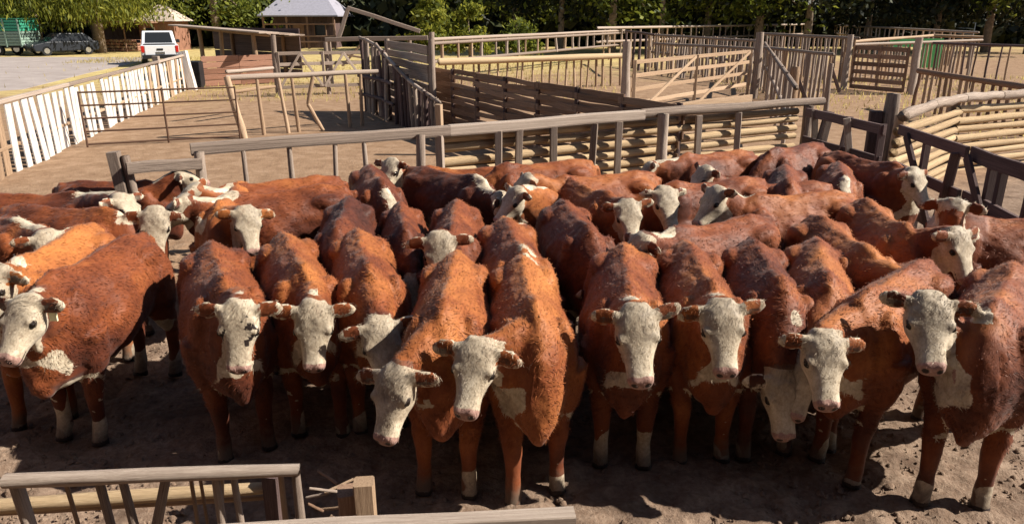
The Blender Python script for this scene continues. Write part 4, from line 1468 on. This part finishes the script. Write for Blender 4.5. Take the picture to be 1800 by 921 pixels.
t, c = place('house', 531, 86, 'dark wooden house with a pale grey metal roof and porch behind the chute', 'house')
MB().box((0, 3.2, 1.3), (2.6, 2.2, 1.3)).build('wall', 'dark', t)
rf = [(-3.3, -.6, 2.55), (3.3, -.6, 2.55), (3.3, 6.4, 2.55), (-3.3, 6.4, 2.55), (-1.3, 2.9, 4.7), (1.3, 2.9, 4.7)]
rf2 = [(x, y, z + .10) for x, y, z in rf]
link('roof', mesh('roof', rf2 + rf[:4], [(0, 1, 5, 4), (1, 2, 5), (2, 3, 4, 5), (3, 0, 4)] + [(6 + i, 6 + (i + 1) % 4, (i + 1) % 4, i) for i in range(4)] + [(9, 8, 7, 6)]), M['roof'], t)
for x in (-2.9, -1.0, .7, 2.9):
    o = piece('post', t, Vector((c.x + x, c.y - .35, 0)), Vector((c.x + x, c.y - .35, 2.52)), .09, .09, 'brown', 'board', up=Vector((0, 1, 0)))
for z in (.55, 1.0, 1.95):
    piece('porch_rail', t, Vector((c.x - 2.9, c.y - .48, z)), Vector((c.x + 2.9, c.y - .48, z)), .04, .06, 'brown', 'board')
MB().box((-.4, .97, 1.0), (.45, .04, 1.0)).build('door', 'brown', t)
for x in (-1.6, 1.4):
    w_ = MB().box((x, .97, 1.45), (.45, .03, .45)).build('window', 'glass', t)
    for q in (-1, 1): MB().box((x + q * .48, .95, 1.45), (.04, .04, .5)).build('frame', 'brown', w_)

# long open farm shed in shade behind the pickup
t, c = place('open_barn', 178, 93, 'long low dark barn with reddish firewood inside, behind the pickup', 'barn')
t.scale = (.62, 1, 1)
MB().box((0, 3, 2.15), (5.5, 2.4, .07)).build('roof', 'brown', t)
MB().box((0, 5.2, 1.05), (5.3, .06, 1.03)).build('back_wall', 'dark', t)
for x in (-5, -2.5, 0, 2.5, 5):
    piece('post', t, Vector((c.x + x, c.y + .8, 0)), Vector((c.x + x, c.y + .8, 2.1)), .09, .09, 'brown', 'log', up=Vector((0, 1, 0)))
for x in range(26):
    for z in range(4):
        mb = MB().cyl((-1.2 + .19 * x + jit(.03), 1.6, .14 + .22 * z + jit(.03)), (0, 1, 0), .095, .5, 8)
        mb.build('firewood', 'red' if random.random() < .7 else 'tan', t)


# ---- trees
def leaf_mesh(name, pos, size, mat, droop=0.0, aspect=.5):
    n = len(pos)
    a = rng.normal(0, 1, (n, 3)); a[:, 2] -= droop * 3
    a /= np.linalg.norm(a, axis=1)[:, None]
    b = np.cross(a, rng.normal(0, 1, (n, 3))); b /= np.linalg.norm(b, axis=1)[:, None]
    sz = size * rng.uniform(.6, 1.35, n)[:, None]
    a = a * sz; b = b * sz * aspect
    v = np.stack([pos - a, pos + b * .9 - a * .1, pos + a, pos - b], 1).reshape(-1, 3)
    me = bpy.data.meshes.new(name)
    me.vertices.add(n * 4); me.vertices.foreach_set('co', v.astype(np.float32).ravel())
    me.loops.add(n * 4); me.loops.foreach_set('vertex_index', np.arange(n * 4, dtype=np.int32))
    me.polygons.add(n); me.polygons.foreach_set('loop_start', np.arange(0, n * 4, 4, dtype=np.int32))
    me.update(calc_edges=True)
    me.materials.append(M[mat])
    return me


def tree(px, d, h, cr, z0, mat, label, kind='tree', nleaf=3500, lsize=.22, trunk=.2, willow=False, cone=False, name='tree', clumps=26):
    x = (px - 900) / 1300 * (d * math.cos(PITCH) + CAM_H * math.sin(PITCH))
    t = thing(name, (x, d, 0), label, kind, None)
    sh = Shell()
    lean = np.array([rng.uniform(-.5, .5), rng.uniform(-.5, .5)])
    top = np.array([lean[0], lean[1], h * .8])
    pts = [np.array([0, 0, -.2]), np.array([lean[0] * .1, lean[1] * .1, h * .25]), np.array([lean[0] * .5, lean[1] * .4, h * .5]), top]
    sh.tube(pts, [trunk * 1.25, trunk, trunk * .7, trunk * .2], n=9)
    cen = []
    for k in range(clumps):
        if cone:
            zz = z0 + (h - z0) * (1 - math.sqrt(rng.uniform(0, 1)))
            rad = cr * (1 - (zz - z0) / (h - z0)) * .8 + .1
        else:
            zz = z0 + (h - z0) * rng.uniform(0.02, 1)
            q = (zz - z0) / (h - z0)
            rad = cr * math.sin(math.pi * min(.98, .25 + .72 * q)) * rng.uniform(.45, 1)
        a = rng.uniform(0, 6.283)
        cen.append(np.array([math.cos(a) * rad, math.sin(a) * rad, zz]))
        if k % 3 == 0 and not cone:
            s0 = pts[1] * .4 + pts[2] * .6
            sh.tube([s0, (s0 + cen[-1]) / 2 + np.array([0, 0, .25]), cen[-1]], [trunk * .42, trunk * .25, trunk * .08], n=6)
    me = mesh('trunk', np.concatenate(sh.v), sh.f, True); me.materials.append(M['bark'])
    link('trunk', me, None, t)
    pos = []
    per = nleaf // clumps
    for cc in cen:
        sc = cr * rng.uniform(.16, .34)
        p_ = rng.normal(0, 1, (per, 3)) * np.array([sc, sc, sc * (.6 if not willow else .4)]) + cc
        if willow:
            p_[:, 2] -= rng.uniform(0, 1, per) ** .8 * min(4.5, max(.5, cc[2] - z0))
            p_[:, :2] = cc[:2] + np.round((p_[:, :2] - cc[:2]) / .22) * .22 + rng.normal(0, .04, (per, 2))
        pos.append(p_)
    pos = np.concatenate(pos)
    pos = pos[pos[:, 2] > (.15 if cone else z0 * .6)]
    cme = leaf_mesh('crown', pos, lsize, mat, .8 if willow else .1, .3 if willow else .55)
    link('crown', cme, None, t)
    return t


tree(178, 57, 11, 4.0, 2.5, 'willow', 'big willow with hanging yellow-green branches and a pale trunk beside the dark car', nleaf=9000, lsize=.20, trunk=.34, willow=True, name='willow_tree', clumps=46)
tree(70, 56, 10, 4.2, 2.2, 'willow', 'willow at the left behind the green trailer', nleaf=7000, lsize=.20, trunk=.35, willow=True, name='willow_tree', clumps=40)
tree(225, 66, 10, 4.2, 2.3, 'willow', 'willow drooping above the small brown hut', nleaf=6000, lsize=.2, trunk=.3, willow=True, name='willow_tree', clumps=36)
tree(385, 66, 12, 4.6, 2.2, 'leaf', 'leafy green tree hanging above the pole shed', nleaf=7000, lsize=.2, trunk=.34, clumps=42)
tree(455, 74, 12, 4.5, 1.6, 'conifer', 'dark tree left of the house with the grey roof', nleaf=7000, trunk=.3, clumps=40)
tree(650, 74, 13, 4.5, 1.2, 'conifer', 'dark tree right of the house with the grey roof', nleaf=7000, trunk=.3, clumps=40)
tree(758, 46, 4.6, 1.2, .7, 'willow', 'bright green young tree right of the gable frame', nleaf=2600, lsize=.15, trunk=.08, cone=True, name='young_tree')
tree(826, 47, 3.6, 1.1, .7, 'willow', 'smaller bright green young tree standing alone before the dark wood', nleaf=2000, lsize=.15, trunk=.07, cone=True, name='young_tree')
tree(910, 49, 2.6, 1.2, .5, 'leaf', 'low green bush behind the long open fence', nleaf=1500, lsize=.14, trunk=.06, cone=True, name='bush', kind='bush')
for (px, d, mt, lab) in ((905, 62, 'leaf', 'green tree behind the long open fence, above the low bush'),
                         (985, 58, 'conifer', 'dark spreading tree just left of the tree with yellow-green leaves'),
                         (1075, 56, 'leaf', 'tree with lit yellow-green leaves above the farthest pole fence'),
                         (1160, 57, 'leaf', 'tree with a pale trunk behind the close row of stakes'),
                         (1240, 60, 'conifer', 'dark straight-trunked tree above the close row of stakes'),
                         (1330, 59, 'leaf', 'green tree above the straight dark rail'),
                         (1415, 57, 'conifer', 'dark tree by the end of the farthest pole fence'),
                         (1520, 61, 'conifer', 'dark tree left of the steel gate'),
                         (1640, 60, 'conifer', 'dark tree directly above the steel gate'),
                         (1730, 58, 'conifer', 'dark tree right of the steel gate'),
                         (1805, 55, 'leaf', 'tree with lit leaves at the right edge')):
    tree(px, d, rng.uniform(11, 14), 4.2, 2.2 if mt == 'conifer' else 2.5, mt, lab, nleaf=5500, lsize=.22, trunk=rng.uniform(.18, .3), clumps=40)


def wood_mass():
    n = 34000
    p_ = np.stack([rng.uniform(-95, 95, n), rng.uniform(68, 78, n), np.abs(rng.normal(0, 4.2, n))], 1)
    p_[:, 2] *= .75 + .5 * vnoise(p_ * np.array([.12, 0, 0]) + 7, 3)
    o = link('woodland', leaf_mesh('woodland', p_, .62, 'conifer', .2, .7), None)
    tag(o, 'dark dense wood closing the view behind the yards', 'woodland', kind='stuff')


wood_mass()


def grass():
    n = 9000
    pos = []
    for _ in range(n):
        if random.random() < .6:
            x, y = random.uniform(-26, 4), random.uniform(24, 46)
            if -34 < x < -14 and y < 44 and random.random() < .9: y = random.uniform(44, 50)
        else:
            x, y = random.uniform(8, 26), random.uniform(16, 34)
        pos.append((x, y))
    v, f = [], []
    for x, y in pos:
        h = random.uniform(.06, .22); a = random.uniform(0, 6.28); i = len(v)
        dx, dy = math.cos(a) * .02, math.sin(a) * .02
        v += [(x - dx, y - dy, 0), (x + dx, y + dy, 0), (x + jit(.08), y + jit(.08), h)]
        f.append((i, i + 1, i + 2))
    o = link('dry_grass', mesh('dry_grass', v, f), M['drygrass'])
    tag(o, 'dry yellow grass tufts around the yards and the road verge', 'grass', kind='stuff')


grass()


# ---- added unseen barn behind and beside the camera, blocking open sky from the herd
f = thing('sky_screen_barn', (0, -1.6, 0), 'added barn-shaped plank screen out of view, blocking sky light from the herd', 'barn')
for k in range(44):
    x = -13.2 + .6 * k
    piece('screen_board', f, Vector((x, -1.6 + jit(.015), -.1)), Vector((x, -1.6 + jit(.015), 6.4)), .297, .03, 'dark', 'board', up=Vector((0, 1, 0)))
for k in range(11):
    y = -1.3 + .6 * k
    piece('screen_board', f, Vector((-5.6 - .06 * k, y, -.1)), Vector((-5.6 - .06 * k, y, 6.4)), .03, .297, 'dark', 'board', up=Vector((0, 1, 0)))
for k in range(10):
    piece('roof_board', f, Vector((-14, -1.05 - .5 * k, 6.15 + .2 * k)), Vector((14, -1.05 - .5 * k, 6.15 + .2 * k)), .27, .03, 'grey', 'board')
